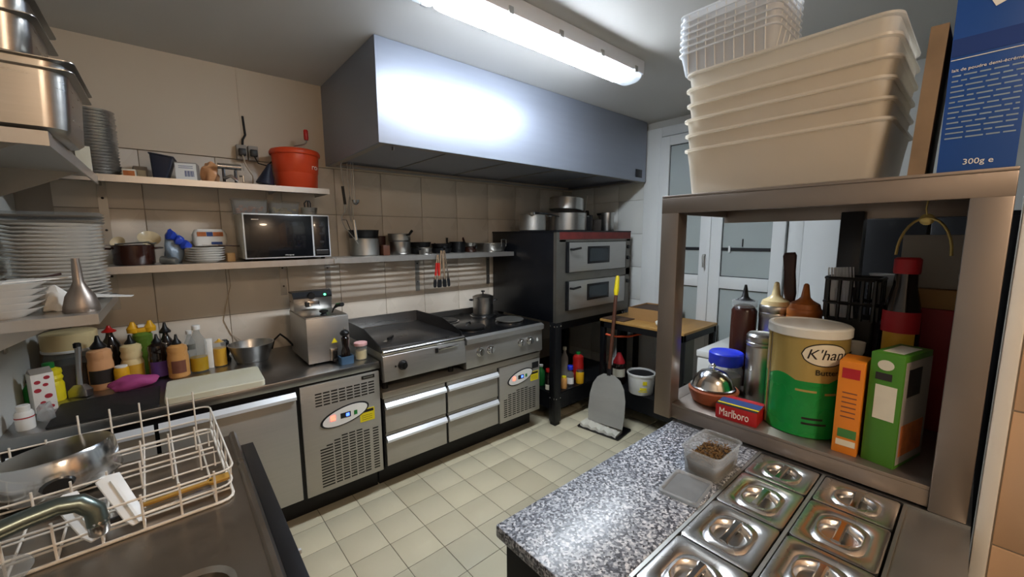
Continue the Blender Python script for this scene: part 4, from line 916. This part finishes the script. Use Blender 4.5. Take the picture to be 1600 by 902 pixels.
for y, z in ((-.06, .07), (.10, .07)):
    MB().tube([(-hx+.02, y, .01), (-hx+.02, y, z), (hx-.02, y, z), (hx-.02, y, .01)], wr_, 6).build('peg_rail', 'white_wire', t)
    for k in range(7): MB().tube([(-hx+.06+k*.066, y, .01), (-hx+.06+k*.066, y-.004, z+.02)], wr_, 6).build('peg', 'white_wire', t)
t = thing('round_pan', 'steel round pan drying upside down in the dish rack', 'pan', (-.285, 1.655, .868)); t.rotation_euler = (R(-6), R(-4), R(10))
MB().lathe([(.118, 0), (.122, .002), (.124, .006), (.118, .09), (.112, .098), (.02, .10)], n=40).build('body', 'steel_polish', t)
MB().loft([[Vector((-.01+.035*math.cos(a)*(1 if q == 0 else .8), -.118-.022*q+.003*math.cos(a), .035+.018*math.sin(a))) for a in [2*math.pi*i/14 for i in range(14)]] for q in (0, 1)]).build('handle_boss', 'black_plastic', t)
t = thing('mixer_tap', 'dull chrome swan-neck tap arching over the sink', 'tap', (-.50, 1.06, .85))
MB().lathe([(.028, 0), (.028, .02), (.018, .03), (.018, .10)], n=18).build('base', 'faucet_chrome', t)
MB().tube([(0, 0, .10), (.0, 0, .135), (.03, .01, .155), (.12, .045, .165), (.24, .09, .175), (.285, .10, .178), (.315, .10, .172), (.335, .095, .15), (.338, .09, .12)], .018, 12).build('spout', 'faucet_chrome', t)
MB().lathe([(.015, 0), (.017, .004), (.017, .03), (.015, .034)], n=14).build('aerator', 'steel_polish', t, loc=(.338, .09, .098))
MB().tube([(0, 0, .06), (.0, -.05, .085)], .007).build('lever', 'faucet_chrome', t)
for p, q, lab in (((-.168, 1.375, .965), (-.115, 1.285, .868), 'white plastic spatula leaning at the middle of the dish rack'), ((-.24, 1.355, .955), (-.185, 1.275, .868), 'white plastic scraper leaning near the tap')):
    p, q = Vector(p), Vector(q); L_ = (p-q).length
    t = thing('spatula', lab, 'spatula', q); t.rotation_euler = (p-q).to_track_quat('X', 'Z').to_euler()
    MB().prism([(0, -.012), (.02, -.02), (L_, -.024), (L_+.006, 0), (L_, .024), (.02, .02), (0, .012)], 'z', 0, .007).build('blade', 'white_plastic', t, bevel=.002)
    MB().box(.0, L_*.9, -.003, .003, .007, .013).build('rib', 'white_plastic', t)
t = thing('wooden_spoon', 'yellow wooden spoon lying in the dish rack', 'spoon', (-.12, 1.36, .868), R(4))
MB().box(0, .16, -.007, .007, 0, .009).build('handle', 'wood_spoon', t, bevel=.003); MB().loft([rr(.028, .016, .014, .0, .175), rr(.03, .018, .015, .008, .175), rr(.024, .012, .01, .009, .175)]).build('bowl', 'wood_spoon', t)
t = thing('kitchen_knife', 'steel knife lying beside the wooden spoon', 'knife', (-.115, 1.325, .868), R(5)); MB().prism([(0, 0), (.15, 0), (.13, .018), (0, .02)], 'z', 0, .002).build('blade', 'steel_polish', t); MB().box(-.08, 0, .001, .018, 0, .01).build('handle', 'black_plastic', t, bevel=.003)
t = thing('ceramic_bowl', 'pale blue-grey shallow bowl by the tap', 'bowl', (-.335, 1.20, .852)); MB().lathe([(.03, 0), (.035, .004), (.068, .05), (.07, .053), (.066, .052), (.03, .008)], n=28).build('dish', 'clear_plastic', t)

# ================================================================== OVEN TOP
OZ = 1.606
pot('saucepan', 'dark steel saucepan at the shelf end of the oven top', 2.43, 2.58, OZ, .115, .14, 'steel_soft', False, ang=15, long=None)
t = thing('ladle', 'ladle resting across the dark saucepan with a bright handle', 'ladle', (2.46, 2.50, OZ+.155)); MB().tube([(-.10, 0, .0), (.06, -.03, -.01), (.16, -.06, -.03)], .006).build('handle', 'steel_polish', t); MB().lathe([(.006, -.03), (.026, -.02), (.03, 0), (.027, 0), (.004, -.024)], cx=-.11, n=16).build('bowl', 'steel', t)
pot('stock_pot', 'big shiny stock pot in the middle of the oven top', 2.78, 2.48, OZ, .165, .16, 'steel', True, ang=-30)
pot('stock_pot', 'steel pot stacked slightly tilted on the big stock pot', 2.765, 2.49, OZ+.178, .155, .11, 'steel', False, tilt=(0, 5))
pot('dark_pot', 'blackened pot beside the shiny stock pot', 3.06, 2.55, OZ, .10, .15, 'dark_steel', False)
t = thing('utensil_pair', 'tall dark whisk standing in the blackened pot', 'whisk', (3.06, 2.55, OZ+.014)); MB().tube([(0, 0, 0), (.03, -.03, .32)], .006).build('rod', 'steel', t); MB().tube([(.0, .03, 0), (-.03, .02, .26)], .005).build('second_rod', 'steel', t)
pot('bain_marie_pot', 'tall narrow steel pot with a yellowish sheen on the oven', 3.15, 2.32, OZ, .058, .17, 'steel', False)
t = carton('metal_box', 'square cake tin pile at the wall end of the oven top', 3.275, 2.47, OZ, .15, .16, .11, 'rack_steel', 4, 'tin')
t = thing('baking_tray', 'black tray leaning behind the cake tins', 'tray', (3.19, 2.66, OZ)); t.rotation_euler = (R(-14), 0, R(-6)); MB().box(-.14, .14, -.006, .006, 0, .22).build('sheet', 'dark_steel', t, bevel=.003)
t = thing('cake_mould', 'small metal moulds piled on the cake tins', 'mould', (3.28, 2.47, OZ+.112)); MB().lathe([(.03, 0), (.055, .04), (.057, .04), (.032, .003)], n=18).build('mould', 'steel', t); MB().loft([rr(.06, .03, .01, .042), rr(.066, .034, .01, .06), rr(.06, .03, .01, .061)]).build('second_mould', 'dark_steel', t)

# ================================================================== UNDER THE OVEN AND TABLE
UZ = .27
bottle('ketchup_bottle', 'big red ketchup bottle with a green cap under the oven', 2.735, 2.30, UZ, .050, .27, 'red_plastic', 'squeeze', ('green_plastic', 'flat', .4, .08))
bottle('spice_jar', 'orange spice jar in front of the ketchup bottle', 2.675, 2.228, UZ, .036, .125, 'amber_yellow', 'jar', ('steel_soft', 'flat', .85, .14), cat='jar')
bottle('water_bottle', 'clear bottle with a blue cap under the oven', 2.575, 2.252, UZ, .033, .16, 'clear_plastic', 'round', ('blue_plastic', 'flat', .75, .22), ('label_white', .1, .45))
bottle('wine_bottle', 'tall pale bottle behind the blue-capped one', 2.665, 2.40, UZ, .033, .30, 'grey_card', 'round', ('label_cream', 'flat', .5, .1))
bottle('curry_bottle', 'small brown bottle with a yellow cap beside the oven leg', 2.475, 2.235, UZ, .028, .11, 'caramel_sauce', 'jar', ('yellow_plastic', 'flat', .7, .18))
bottle('olive_oil_bottle', 'green glass bottle with a white label by the oven leg', 2.345, 2.29, UZ, .030, .185, 'dark_bottle', 'round', ('red_plastic', 'flat', .8, .14), ('label_cream', .06, .30))
bottle('small_vinegar_bottle', 'dark green bottle with a pale cap behind the oven leg', 2.385, 2.42, UZ, .034, .19, 'green_plastic', 'round', ('label_white', 'flat', .5, .1))
t = thing('plastic_bucket', 'white plastic bucket with yellow print under the wooden table', 'bucket', (2.89, 1.755, UZ))
MB().lathe([(.092, 0), (.096, .006), (.108, .155), (.114, .157), (.114, .172), (.109, .174), (.107, .172), (.092, .01)], n=36).build('tub', 'white_plastic', t)
MB().lathe([(.10, .155), (.10, .16)], n=30).build('contents', 'black_rubber', t)
a0 = toward(2.89, 1.755)
for a, b, z0, z1 in ((-4, 26, .05, .07), (8, 26, .095, .125), (-10, 30, .035, .042)): MB().arc(.1065 if z0 > .08 else .1015, z0, z1, a0+a, a0+b, n=6).build('print_patch', 'label_yellow', t)
bottle('sauce_bottle', 'dark sauce bottle with a red top and cream label under the table', 2.93, 2.00, UZ, .058, .27, 'dark_bottle', 'round', None, ('label_cream', .26, .52))
t = bpy.data.objects['sauce_bottle']; MB().lathe([(.052, .185), (.05, .20), (.032, .235), (.015, .275)], n=20).build('red_top', 'label_red', t)
t = thing('enamel_mug', 'dark red mug next to the dark sauce bottle', 'mug', (3.02, 1.90, UZ)); MB().lathe([(.035, 0), (.037, .004), (.037, .12), (.034, .12), (.034, .008)], n=20).build('cup', 'crimson_card', t); MB().tube([(-.035, 0, .10), (-.065, 0, .09), (-.065, 0, .04), (-.035, 0, .03)], .005).build('handle', 'crimson_card', t)
t = thing('gas_hose', 'orange hose looped under the wooden table', 'hose', (3.0, 1.98, .72)); MB().tube([(-.19, .08, .0), (-.16, .0, -.012), (-.08, -.08, -.01), (.02, -.15, .012), (.1, -.2, .06)], .009).build('tube', 'cable_orange', t)
t = thing('pizza_box', 'brown open-topped pizza box on the wooden table', 'box', (3.15, 1.80, TT), R(3)); MB().loft([rr(.165, .165, .004, 0), rr(.165, .165, .004, .10), rr(.16, .16, .004, .10), rr(.16, .16, .004, .004)]).build('box', 'cardboard', t); MB().box(-.16, .16, -.16, .16, .085, .09).build('lid_inside', 'dark_card', t)
t = thing('baking_sheet', 'burnt flat baking sheet on the table by the oven', 'baking sheet', (2.90, 2.0, TT)); MB().box(-.085, .085, -.11, .11, 0, .008).build('sheet', 'dark_card', t, bevel=.002)
b, l = crumple('bread_dough', '', 2.94, 1.60, TT, .085, .055, .05, 'cloth_white', 'cloth', 61, 3, .2)
tag(b.build('dish_cloth', 'cloth_white', loc=l), 'white cloth heaped on the wooden table', 'cloth')
# floor pan and pizza peel
t = thing('dust_tray', 'flat black tray on the floor under the pizza peel', 'tray', (2.575, 1.885, 0), R(8)); MB().loft([rr(.11, .18, .008, 0), rr(.115, .185, .008, .012), rr(.11, .18, .008, .012), rr(.108, .178, .008, .004)]).build('pan', 'black_plastic', t)
b = MB()
for k in range(9):
    y = -.15+.036*k; b.loft([[Vector((-.095+.012*(k % 2), y, .006)), Vector((.02, y, .006)), Vector((.03, y+.036, .006)), Vector((-.095+.012*((k+1) % 2), y+.036, .006))], [Vector((-.09+.012*(k % 2), y, .02+.014*(k % 2))), Vector((.02, y, .03)), Vector((.03, y+.036, .03)), Vector((-.09+.012*((k+1) % 2), y+.036, .02+.014*((k+1) % 2)))]])
b.build('paper_lining', 'cloth_white', t)
t = thing('pizza_peel', 'aluminium pizza peel with brown shaft and yellow grip leaning on the table', 'pizza peel', (2.57, 1.875, .04)); t.rotation_euler = (R(-5), R(13.2), 0)
pts = []
for yy, zz in ((-.165, 0), (-.175, .10), (-.172, .22), (-.15, .31), (-.11, .37), (-.05, .405), (.05, .405), (.11, .37), (.15, .31), (.172, .22), (.175, .10), (.165, 0)): pts.append((yy, zz))
MB().prism(pts, 'x', -.002, .002).build('blade', 'peel_alu', t)
MB().box(-.006, .006, -.018, .018, .395, .45).build('ferrule', 'dark_steel', t, bevel=.002)
MB().tube([(0, 0, .45), (0, 0, 1.06)], .015, 10).build('shaft', 'wood_handle', t)
MB().tube([(0, 0, 1.06), (0, 0, 1.10), (0, 0, 1.20), (0, 0, 1.225)], [.016, .022, .017, .012], 12).build('grip', 'handle_yellow', t)

# ================================================================== ON THE GRANITE
tub('herb_tub', 'open clear tub of dried herbs on the granite top', 1.075, .432, IT, .15, .10, .07, None, 0)
t = bpy.data.objects['herb_tub']; rnd = random.Random(5); b = MB()
MB().loft([rr(.060, .038, .013, .003), rr(.066, .043, .013, .036)]).build('packed_herbs', 'herb_dark', t)
for _ in range(420):
    a, c, zz = rnd.uniform(-.058, .058), rnd.uniform(-.036, .036), .035+rnd.random()*.016; l_ = rnd.uniform(.004, .009); th = rnd.uniform(0, 6.3); dz = rnd.uniform(-.003, .004)
    dx, dy = l_*math.cos(th), l_*math.sin(th)
    b.loft([[Vector((a-dy*.18, c+dx*.18, zz)), Vector((a+dy*.18, c-dx*.18, zz)), Vector((a, c, zz+.0016))], [Vector((a+dx-dy*.18, c+dy+dx*.18, zz+dz)), Vector((a+dx+dy*.18, c+dy-dx*.18, zz+dz)), Vector((a+dx, c+dy, zz+dz+.0016))]])
b.build('dried_leaves', 'herb_brown', t, kind='stuff')
t = thing('tub_lid', 'clear plastic tub lid lying on the granite top', 'lid', (.935, .432, IT), R(6)); MB().loft([rr(.060, .046, .012, 0), rr(.062, .048, .012, .008), rr(.057, .043, .012, .010), rr(.052, .038, .012, .004)]).build('sheet', 'film', t)

# ================================================================== RACK LOWER SHELF CONTENTS
t = thing('terracotta_dish', 'round terracotta dish under the steel dome on the rack', 'dish', (1.405, .572, RS)); MB().lathe([(.06, 0), (.066, .004), (.078, .035), (.08, .046), (.076, .05), (.07, .05), (.066, .04), (.056, .008)], n=36).build('dish', 'terracotta', t)
t = thing('bell_dome', 'polished steel dome with knob resting on the terracotta dish', 'dome', (1.405, .575, RS+.0505)); MB().lathe([(.070, 0), (.072, .004), (.066, .006), (.064, .012), (.058, .032), (.042, .052), (.02, .062), (.004, .064)], n=40).build('dome', 'steel_polish', t); MB().lathe([(.004, .062), (.003, .068), (.007, .073), (.007, .08), (.002, .084)], n=14).build('knob', 'steel_polish', t)
t = thing('plastic_jar', 'clear jar with a blue screw lid behind the steel dome', 'jar', (1.545, .590, RS)); MB().lathe([(.052, 0), (.056, .006), (.058, .08), (.05, .098), (.05, .102)], n=28).build('jar', 'clear_plastic', t); MB().lathe([(.05, .004), (.052, .01), (.052, .06)], n=24).build('contents', 'grey_card', t); MB().lathe([(.056, .10), (.058, .103), (.058, .142), (.054, .146), (.05, .144)], n=32).build('lid', 'blue_plastic', t)
t = thing('steel_shaker', 'tall steel shaker canister beside the butter tin', 'canister', (1.545, .478, RS)); MB().lathe([(.043, 0), (.044, .004), (.044, .19), (.042, .193)], n=32).build('body', 'steel', t)
l = MB().lathe([(.044, .193), (.046, .196), (.046, .205), (.044, .207), (.046, .211), (.046, .228), (.040, .236), (.036, .234)], n=32).build('lid', 'steel', t); MB().lathe([(.035, .23), (.035, .233)], n=24).build('mesh_top', 'rack_steel', l)
t = thing('small_shaker', 'little white-topped shaker peeking out behind the steel canister', 'shaker', (1.725, .545, RS)); MB().lathe([(.018, 0), (.018, .17), (.015, .18)], n=16).build('body', 'white_plastic', t); MB().lathe([(.02, .18), (.02, .2), (.012, .208)], n=16).build('cap', 'white_plastic', t)
t = thing('cigarette_pack', 'red cigarette carton lying on the rack edge', 'pack', (1.335, .458, RS), R(4))
MB().box(-.045, .045, -.058, .058, 0, .045).build('box', 'red_box', t, bevel=.001)
MB().box(-.045, .0, -.0575, .0575, .045, .0458).build('top_print', 'ink_black', t); MB().box(-.03, .012, -.0575, .0575, .0458, .0464).build('stripe', 'label_yellow', t)
MB().box(-.022, .045, -.0575, .0575, .0464, .047).build('picture', 'ink_blue', t); MB().box(.022, .045, -.0575, .0575, .047, .0475).build('white_edge', 'label_red', t)
text(t, 'Marlboro', .036, 'ink_white', (-.0456, .048, .011), '-x').scale = (.62, 1, 1)
t = thing('butter_tin', 'large green and gold butter tin with a white plastic lid', 'tin', (1.425, .318, RS))
TR = .098
MB().lathe([(TR-.002, 0), (TR+.001, .003), (TR, .008), (TR, .165)], n=56).build('green_body', 'tin_green', t)
MB().lathe([(TR, .165), (TR, .29)], n=56, c0=False).build('gold_body', 'tin_gold', t)
MB().lathe([(TR+.001, .288), (TR+.004, .29), (TR+.004, .312), (TR, .316), (TR-.008, .317), (TR-.012, .314)], n=56).build('lid', 'tin_lid', t)
a0 = toward(1.425, .318)
MB().arc(TR, .005, .288, a0-66, a0-62.5, t=.003, n=3).build('seam', 'tin_gold', t)
MB().arc(TR, .005, .288, a0-61, a0-60, t=.002, n=2).build('seam_line', 'steel', t)
# wavy green edge over the gold
rings = []
for i in range(40):
    a = R(a0-58+i*3.2); zt = .165+.014*math.sin(i*.22)-.0*i; c, d = math.cos(a), math.sin(a)
    rings.append([Vector((q*c, q*d, z)) for q, z in ((TR, .15), (TR+.0008, .15), (TR+.0008, zt), (TR, zt))])
MB().loft(rings).build('green_wave', 'tin_green', t)
def on_tin(pts2, name, m, off):   # outline given as (angle offset in metres along the skin, height)
    n = len(pts2); r1, r2 = TR+off, TR+off+.0006
    MB().loft([[Vector((r*math.cos(R(a0)+u/TR), r*math.sin(R(a0)+u/TR), v)) for u, v in pts2] for r in (r1, r2)]).build(name, m, t)
def oval(cu, cv, a, b, n=36): return [(cu+a*math.cos(2*math.pi*i/n), cv+b*math.sin(2*math.pi*i/n)) for i in range(n)]
# the oval badge is cut into strips so that it follows the skin
def oval_strips(cu, cv, a, b, name, m, off, n=18):
    rg = []
    for i in range(n+1):
        u = -a*.9995+2*a*.9995*i/n; v = b*math.sqrt(max(0, 1-(u/a)**2)); th = R(a0)+(cu+u)/TR; c, d = math.cos(th), math.sin(th)
        rg.append([Vector((q*c, q*d, z)) for q, z in ((TR, cv-v-.0002), (TR+off, cv-v-.0002), (TR+off, cv+v+.0002), (TR, cv+v+.0002))])
    MB().loft(rg).build(name, m, t)
oval_strips(.045, .245, .058, .033, 'badge_rim', 'ink_black', .0012); oval_strips(.045, .245, .055, .030, 'badge', 'label_cream', .0018)
def wrap_text(s, size, m, u0, z, shear=0):
    o = text(t, s, size, m, (0, 0, 0), 'z', shear=shear, ext=.0003)
    for v in o.data.vertices:
        th = R(a0)+(u0+v.co.x)/TR; r = TR+.0022+v.co.z; v.co = Vector((r*math.cos(th), r*math.sin(th), z+v.co.y))
    o.rotation_euler = (0, 0, 0)
wrap_text("K'hanum", .040, 'ink_black', -.002, .233, .25)
wrap_text('Butter', .022, 'ink_black', .022, .188)
for k, (u, z, w_) in enumerate(((-.02, .135, .05), (.05, .13, .03), (.0, .055, .05), (.0, .04, .06))):
    th0 = math.degrees(u/TR)+a0; MB().arc(TR, z, z+.006, th0, th0+math.degrees(w_/TR), t=.0006, n=6).build('print_line', 'tin_gold' if k < 2 else 'ink_black', t)
t = carton('spice_box', 'orange spice box standing next to the butter tin', 1.355, .195, RS, .09, .052, .25, 'orange_card', 0)
MB().box(-.0458, -.045, -.018, .018, .205, .232).build('red_badge', 'label_red', t); MB().box(-.0458, -.045, -.022, .016, .045, .068).build('green_badge', 'label_green', t); MB().box(-.0458, -.045, -.022, .018, .022, .038).build('pale_band', 'label_cream', t)
for k in range(6): MB().box(-.0456, -.045, -.016, .014, .10+.013*k, .103+.013*k).build('print_line', 'label_brown', t)
t = carton('tea_box', 'tall green carton with a pale side panel on the rack', 1.385, .112, RS, .15, .066, .285, 'green_card', -14)
MB().box(-.0758, -.075, -.024, .018, .118, .205).build('pale_panel', 'label_cream', t); MB().box(-.0758, -.075, -.012, .02, .218, .236).build('badge', 'label_black', t)
MB().loft([[Vector((xx, .002+.016*math.cos(2*math.pi*i/18), .256+.013*math.sin(2*math.pi*i/18))) for i in range(18)] for xx in (-.0752, -.076)]).build('round_badge', 'label_cream', t)
MB().box(-.068, .074, -.0336, -.033, .01, .27).build('front_picture', 'grey_card', t); MB().box(-.05, .02, -.034, -.0335, .18, .25).build('front_window', 'label_black', t); MB().box(-.06, .06, -.034, -.0335, .03, .11).build('front_food', 'food_orange', t)
MB().box(-.05, .05, -.02, .02, .285, .2856).build('top_label', 'label_cream', t)
bottle('squeeze_bottle', 'dark brown squeeze bottle with a pointed black nozzle on the rack', 1.668, .582, RS, .044, .40, 'brown_sauce', 'straight', None)
t = bpy.data.objects['squeeze_bottle']; MB().lathe([(.036, .335), (.043, .338), (.043, .362), (.034, .366)], n=22).build('collar', 'clear_plastic', t)
MB().lathe([(.036, .362), (.018, .372), (.012, .38), (.004, .43)], n=16).build('nozzle', 'black_plastic', t)
t = bpy.data.objects['squeeze_bottle']; t.scale = (1, 1, .9)
for x, y, m1, m2, h, lab, nm in ((1.68, .483, 'steel', 'mustard_sauce', .27, 'steel tin of mustard with a yellow crusted nozzle', 'mustard_dispenser'), (1.645, .385, 'orange_sauce', 'orange_sauce', .275, 'orange-smeared sauce bottle with a dirty nozzle', 'harissa_bottle')):
    t = thing(nm, lab, 'bottle', (x, y, RS)); r = .0495
    MB().lathe([(r*.95, 0), (r, .004), (r, h), (r*1.03, h+.004), (r*1.03, h+.02), (r, h+.023), (r*1.03, h+.027), (r*1.03, h+.045), (r*.96, h+.05)], n=28).build('body', m1, t)
    MB().lathe([(r*.94, h+.05), (r*.85, h+.066), (r*.45, h+.078), (r*.28, h+.088), (r*.16, h+.13), (r*.08, h+.135)], n=20).build('nozzle', 'mayo_sauce' if nm[0] == 'm' else m2, t)
t = thing('chopping_knife', 'dark wooden-handled knife stuck upright behind the sauce bottles', 'knife', (1.74, .43, RS)); t.rotation_euler = (R(-4), R(0), R(10))
MB().box(-.006, .006, -.018, .018, 0, .33).build('blade', 'steel', t); MB().loft([rr(.012, .014, .006, .33), rr(.013, .019, .006, .36), rr(.013, .017, .006, .44), rr(.013, .021, .006, .50), rr(.010, .016, .006, .512)]).build('handle', 'wood_dark', t)
t = thing('cutlery_basket', 'black plastic cutlery basket with slotted sides on the rack', 'basket', (1.625, .255, RS))
MB().loft([rr(.05, .055, .012, .0), rr(.055, .062, .012, .32), rr(.052, .059, .012, .32), rr(.047, .052, .012, .006)]).build('tub', 'black_plastic', t)
for z in (.365, .44): MB().tube([tuple(p) for p in rr(.056, .064, .012, z, n=4)], .006, 6, close=True).build('rim', 'black_plastic', t)
for s in (-1, 1):
    for k in range(5): MB().tube([(s*.056, -.055+.0275*k, .315), (s*.056, -.055+.0275*k, .44)], .005, 6).build('bar', 'black_plastic', t)
    for k in range(3): MB().tube([(-.04+.04*k, s*.063, .315), (-.04+.04*k, s*.063, .44)], .005, 6).build('bar', 'black_plastic', t)
fk = None
for k in range(6):
    lab = 'clear plastic fork standing in the black cutlery basket'
    if fk is None:
        fk = thing('plastic_fork', lab, 'fork', (0, 0, 0), 0, 'plastic forks in the cutlery basket'); f = MB().box(-.002, .002, -.006, .006, 0, .40).box(-.002, .002, -.012, .012, .40, .425)
        for q in range(4): f.box(-.0015, .0015, -.012+q*.0068, -.0085+q*.0068, .425, .465)
        f.build('fork', 'basket_plastic', fk); o = fk
    else: o = dup(fk)
    o.location = (1.60+.010*k, .282-.010*k, RS+.008); o.rotation_euler = (R(-3-.6*k), R(-2+.8*k), 0)
cp = None
for k in range(6):
    if cp is None:
        cp = thing('plastic_cup', 'clear plastic cup in the nested pile behind the red-topped bottle', 'cup', (0, 0, 0), 0, 'nested plastic cups on the rack'); MB().lathe([(.022, 0), (.024, .002), (.033, .075), (.035, .075), (.035, .079), (.031, .077), (.023, .004)], n=20).build('cup', 'basket_plastic', cp); o = cp
    else: o = dup(cp)
    o.location = (1.73, .205, RS+.29+.016*k)
t = thing('cup_stand', 'pale box holding up the nested plastic cups', 'box', (1.73, .205, RS)); MB().box(-.03, .03, -.025, .025, 0, .288).build('box', 'black_plastic', t, bevel=.002)
t = thing('vinegar_bottle', 'dark sauce bottle with red and yellow label and red cap on the rack', 'bottle', (1.57, .138, RS))
MB().lathe([(.040, 0), (.042, .005), (.042, .30), (.040, .36), (.026, .43), (.024, .47)], n=26).build('body', 'dark_bottle', t); MB().lathe([(.028, .465), (.029, .47), (.029, .505), (.024, .51)], n=20).build('cap', 'label_red', t)
MB().arc(.042, .30, .36, -180-70, -180+70, n=10).build('red_label', 'label_red', t); MB().arc(.0425, .24, .30, -180-50, -180+50, n=8).build('yellow_label', 'mustard_sauce', t)
t = thing('white_cup', 'white bowl standing behind the orange spice box', 'bowl', (1.52, .232-.0, RS)); t.location = (1.515, .222, RS); t.scale = (.62, .62, 1)
MB().lathe([(.02, 0), (.02, .21), (.034, .235), (.036, .262), (.034, .262), (.03, .238), (.004, .225)], n=22).build('dish', 'porcelain', t)
t = carton('red_carton', 'red cardboard carton at the back of the rack', 1.71, .075, RS, .10, .12, .36, 'crimson_card', 0)
t = carton('cardboard_carton', 'flat brown cardboard carton lying on the red one', 1.71, .075, RS+.361, .10, .125, .055, 'cardboard', 0)
t = carton('document_board', 'pale grey board with white clips standing on the brown carton', 1.70, .085, RS+.417, .03, .16, .155, 'grey_card', 0, 'board')
for dy, dz in ((-.065, .09), (-.05, .03)): MB().box(-.022, -.015, dy-.008, dy+.008, dz, dz+.016).build('clip', 'white_plastic', t, bevel=.002)
t = thing('wire_hoop', 'brass wire hoop hanging from the rack top', 'hoop', (1.62, .115, 1.50))
MB().tube([(0, -.055+.11*(1-math.cos(math.pi*i/14))/2, .105*math.sin(math.pi*i/14)) for i in range(15)], .0035, 8).build('hoop', 'gold_wire', t)
MB().lathe([(.012, -.002), (.016, 0), (.012, .002)], n=16).build('loop', 'gold_wire', t, loc=(0, 0, .10), rot=(0, R(90), 0)); MB().tube([(0, 0, .105), (0, .004, .13), (0, 0, .18)], .002, 6).build('hanger', 'gold_wire', t)

# ================================================================== ON TOP OF THE RACK
for i in range(6):
    z = RT+.002+i*.047
    w0, d0, hh = .20, .255, .145
    t = thing('storage_bin', ('milky plastic bin at the bottom of the big nested pile', 'second milky bin up in the big nested pile', 'third milky bin up in the big nested pile', 'fourth milky bin up in the big nested pile', 'fifth milky bin up in the big nested pile', 'topmost milky bin of the big nested pile')[i], 'bin', (1.51+(.003 if i % 2 else 0), .425+.002*(i % 3), z), R((0, .3, -.3, .4, -.2, .2)[i]), 'nested storage bins on the rack')
    MB().loft([rr(w0-.028, d0-.028, .03, 0, n=7), rr(w0-.02, d0-.02, .035, .006, n=7), rr(w0-.006, d0-.006, .04, hh-.008, n=7), rr(w0+.002, d0+.002, .04, hh-.006, n=7), rr(w0+.002, d0+.002, .04, hh, n=7), rr(w0-.004, d0-.004, .04, hh, n=7), rr(w0-.022, d0-.022, .034, .009, n=7)]).build('bin', 'bin_plastic', t, smooth=45)
    if i in (0, 1, 3): MB().loft([rr(.07, .016, .012, hh-.016, 0, d0+.014), rr(.075, .020, .012, hh-.008, 0, d0+.016)]).build('grip_tab', 'basket_plastic', t)
zt = RT+.002+5*.047+.146
for i in range(7):
    t = thing('plastic_basket', ('bottom white lattice basket of the small nested pile', 'second white lattice basket from the bottom', 'third white lattice basket from the bottom', 'middle white lattice basket of the small pile', 'third white lattice basket from the top', 'second white lattice basket from the top', 'topmost white lattice basket of the small nested pile')[i], 'basket', (1.42, .565, zt+.018*i-.055), 0, 'nested lattice baskets on the bins')
    t.location.z = zt+.001+.019*i
    a, c, hh = .105, .14, .06
    MB().loft([rr(a-.012, c-.012, .02, 0, n=5), rr(a, c, .024, hh, n=5), rr(a+.005, c+.005, .026, hh, n=5), rr(a+.005, c+.005, .026, hh+.004, n=5), rr(a-.002, c-.002, .022, hh+.003, n=5), rr(a-.014, c-.014, .018, .003, n=5)]).build('shell', 'basket_plastic', t, smooth=45)
    g = MB()
    for k in range(9): y = -c+.03+k*(2*c-.06)/8; g.tube([(-a+.010, y, .002), (-a-.001, y, hh)], .0016, 5)
    for k in range(5): x = -a+.03+k*(2*a-.06)/4; g.tube([(x, -c+.010, .002), (x, -c-.001, hh)], .0016, 5)
    g.build('ribs', 'white_plastic', t, kind='stuff')
t = carton('cardboard_sleeve', 'worn brown cardboard sleeve wedged beside the bins', 1.375, .118, RT, .17, .028, .31, 'dark_card', 0, 'cardboard', .001, (2, 0))
MB().box(-.0875, -.085, -.014, .014, 0, .31).build('raw_edge', 'worn_card', t)
t = carton('milk_powder_box', 'tall blue printed food carton on the rack corner', 1.365, .032, RT, .16, .108, .40, 'blue_card', 0, 'carton')
MB().box(-.0806, -.08, -.053, .053, .235, .27).build('dark_band', 'blue_dark_card', t); MB().box(-.081, -.0804, -.053, .053, .228, .2295).build('fine_line', 'ink_white', t)
MB().prism([(-.035, .33), (.0, .315), (.012, .34), (.03, .345), (.03, .395), (-.03, .395)], 'x', -.0812, -.0803).build('torn_label', 'paper_white', t)
MB().prism([(-.053, .345), (-.04, .35), (-.04, .395), (-.053, .395)], 'x', -.0812, -.0803).build('torn_label', 'paper_white', t)
text(t, '300g e', .016, 'ink_white', (-.0806, .018, .014), '-x')
text(t, 'lait de poudre demi-écrémé', .0085, 'ink_white', (-.0806, .05, .205), '-x')
rnd = random.Random(3)
for k in range(13):
    z = .195-.0105*k; y = .048
    if z < .045: break
    while y > -.045:
        l_ = rnd.uniform(.008, .026); e = max(-.048, y-l_); MB().box(-.0806, -.08, e, y, z, z+.0028).build('print_line', 'pale_bag', t); y = e-.004
t = thing('chest_freezer', 'white chest freezer between the wooden table and the dark backdrop cupboard', 'freezer', (3.045, .94, 0))
MB().box(-.30, .30, -.27, .30, .03, .72).build('body', 'white_plastic', t, bevel=.012)
l = MB().box(-.305, .30, -.275, .305, .725, .77).build('lid', 'white_plastic', t, bevel=.008); MB().box(-.318, -.305, -.06, .08, .73, .75).build('lid_grip', 'grey_card', l, bevel=.003)
for x in (-.26, .26):
    for y in (-.23, .26): MB().lathe([(.02, 0), (.02, .03)], n=10).build('foot', 'black_rubber', t, loc=(x, y, 0))
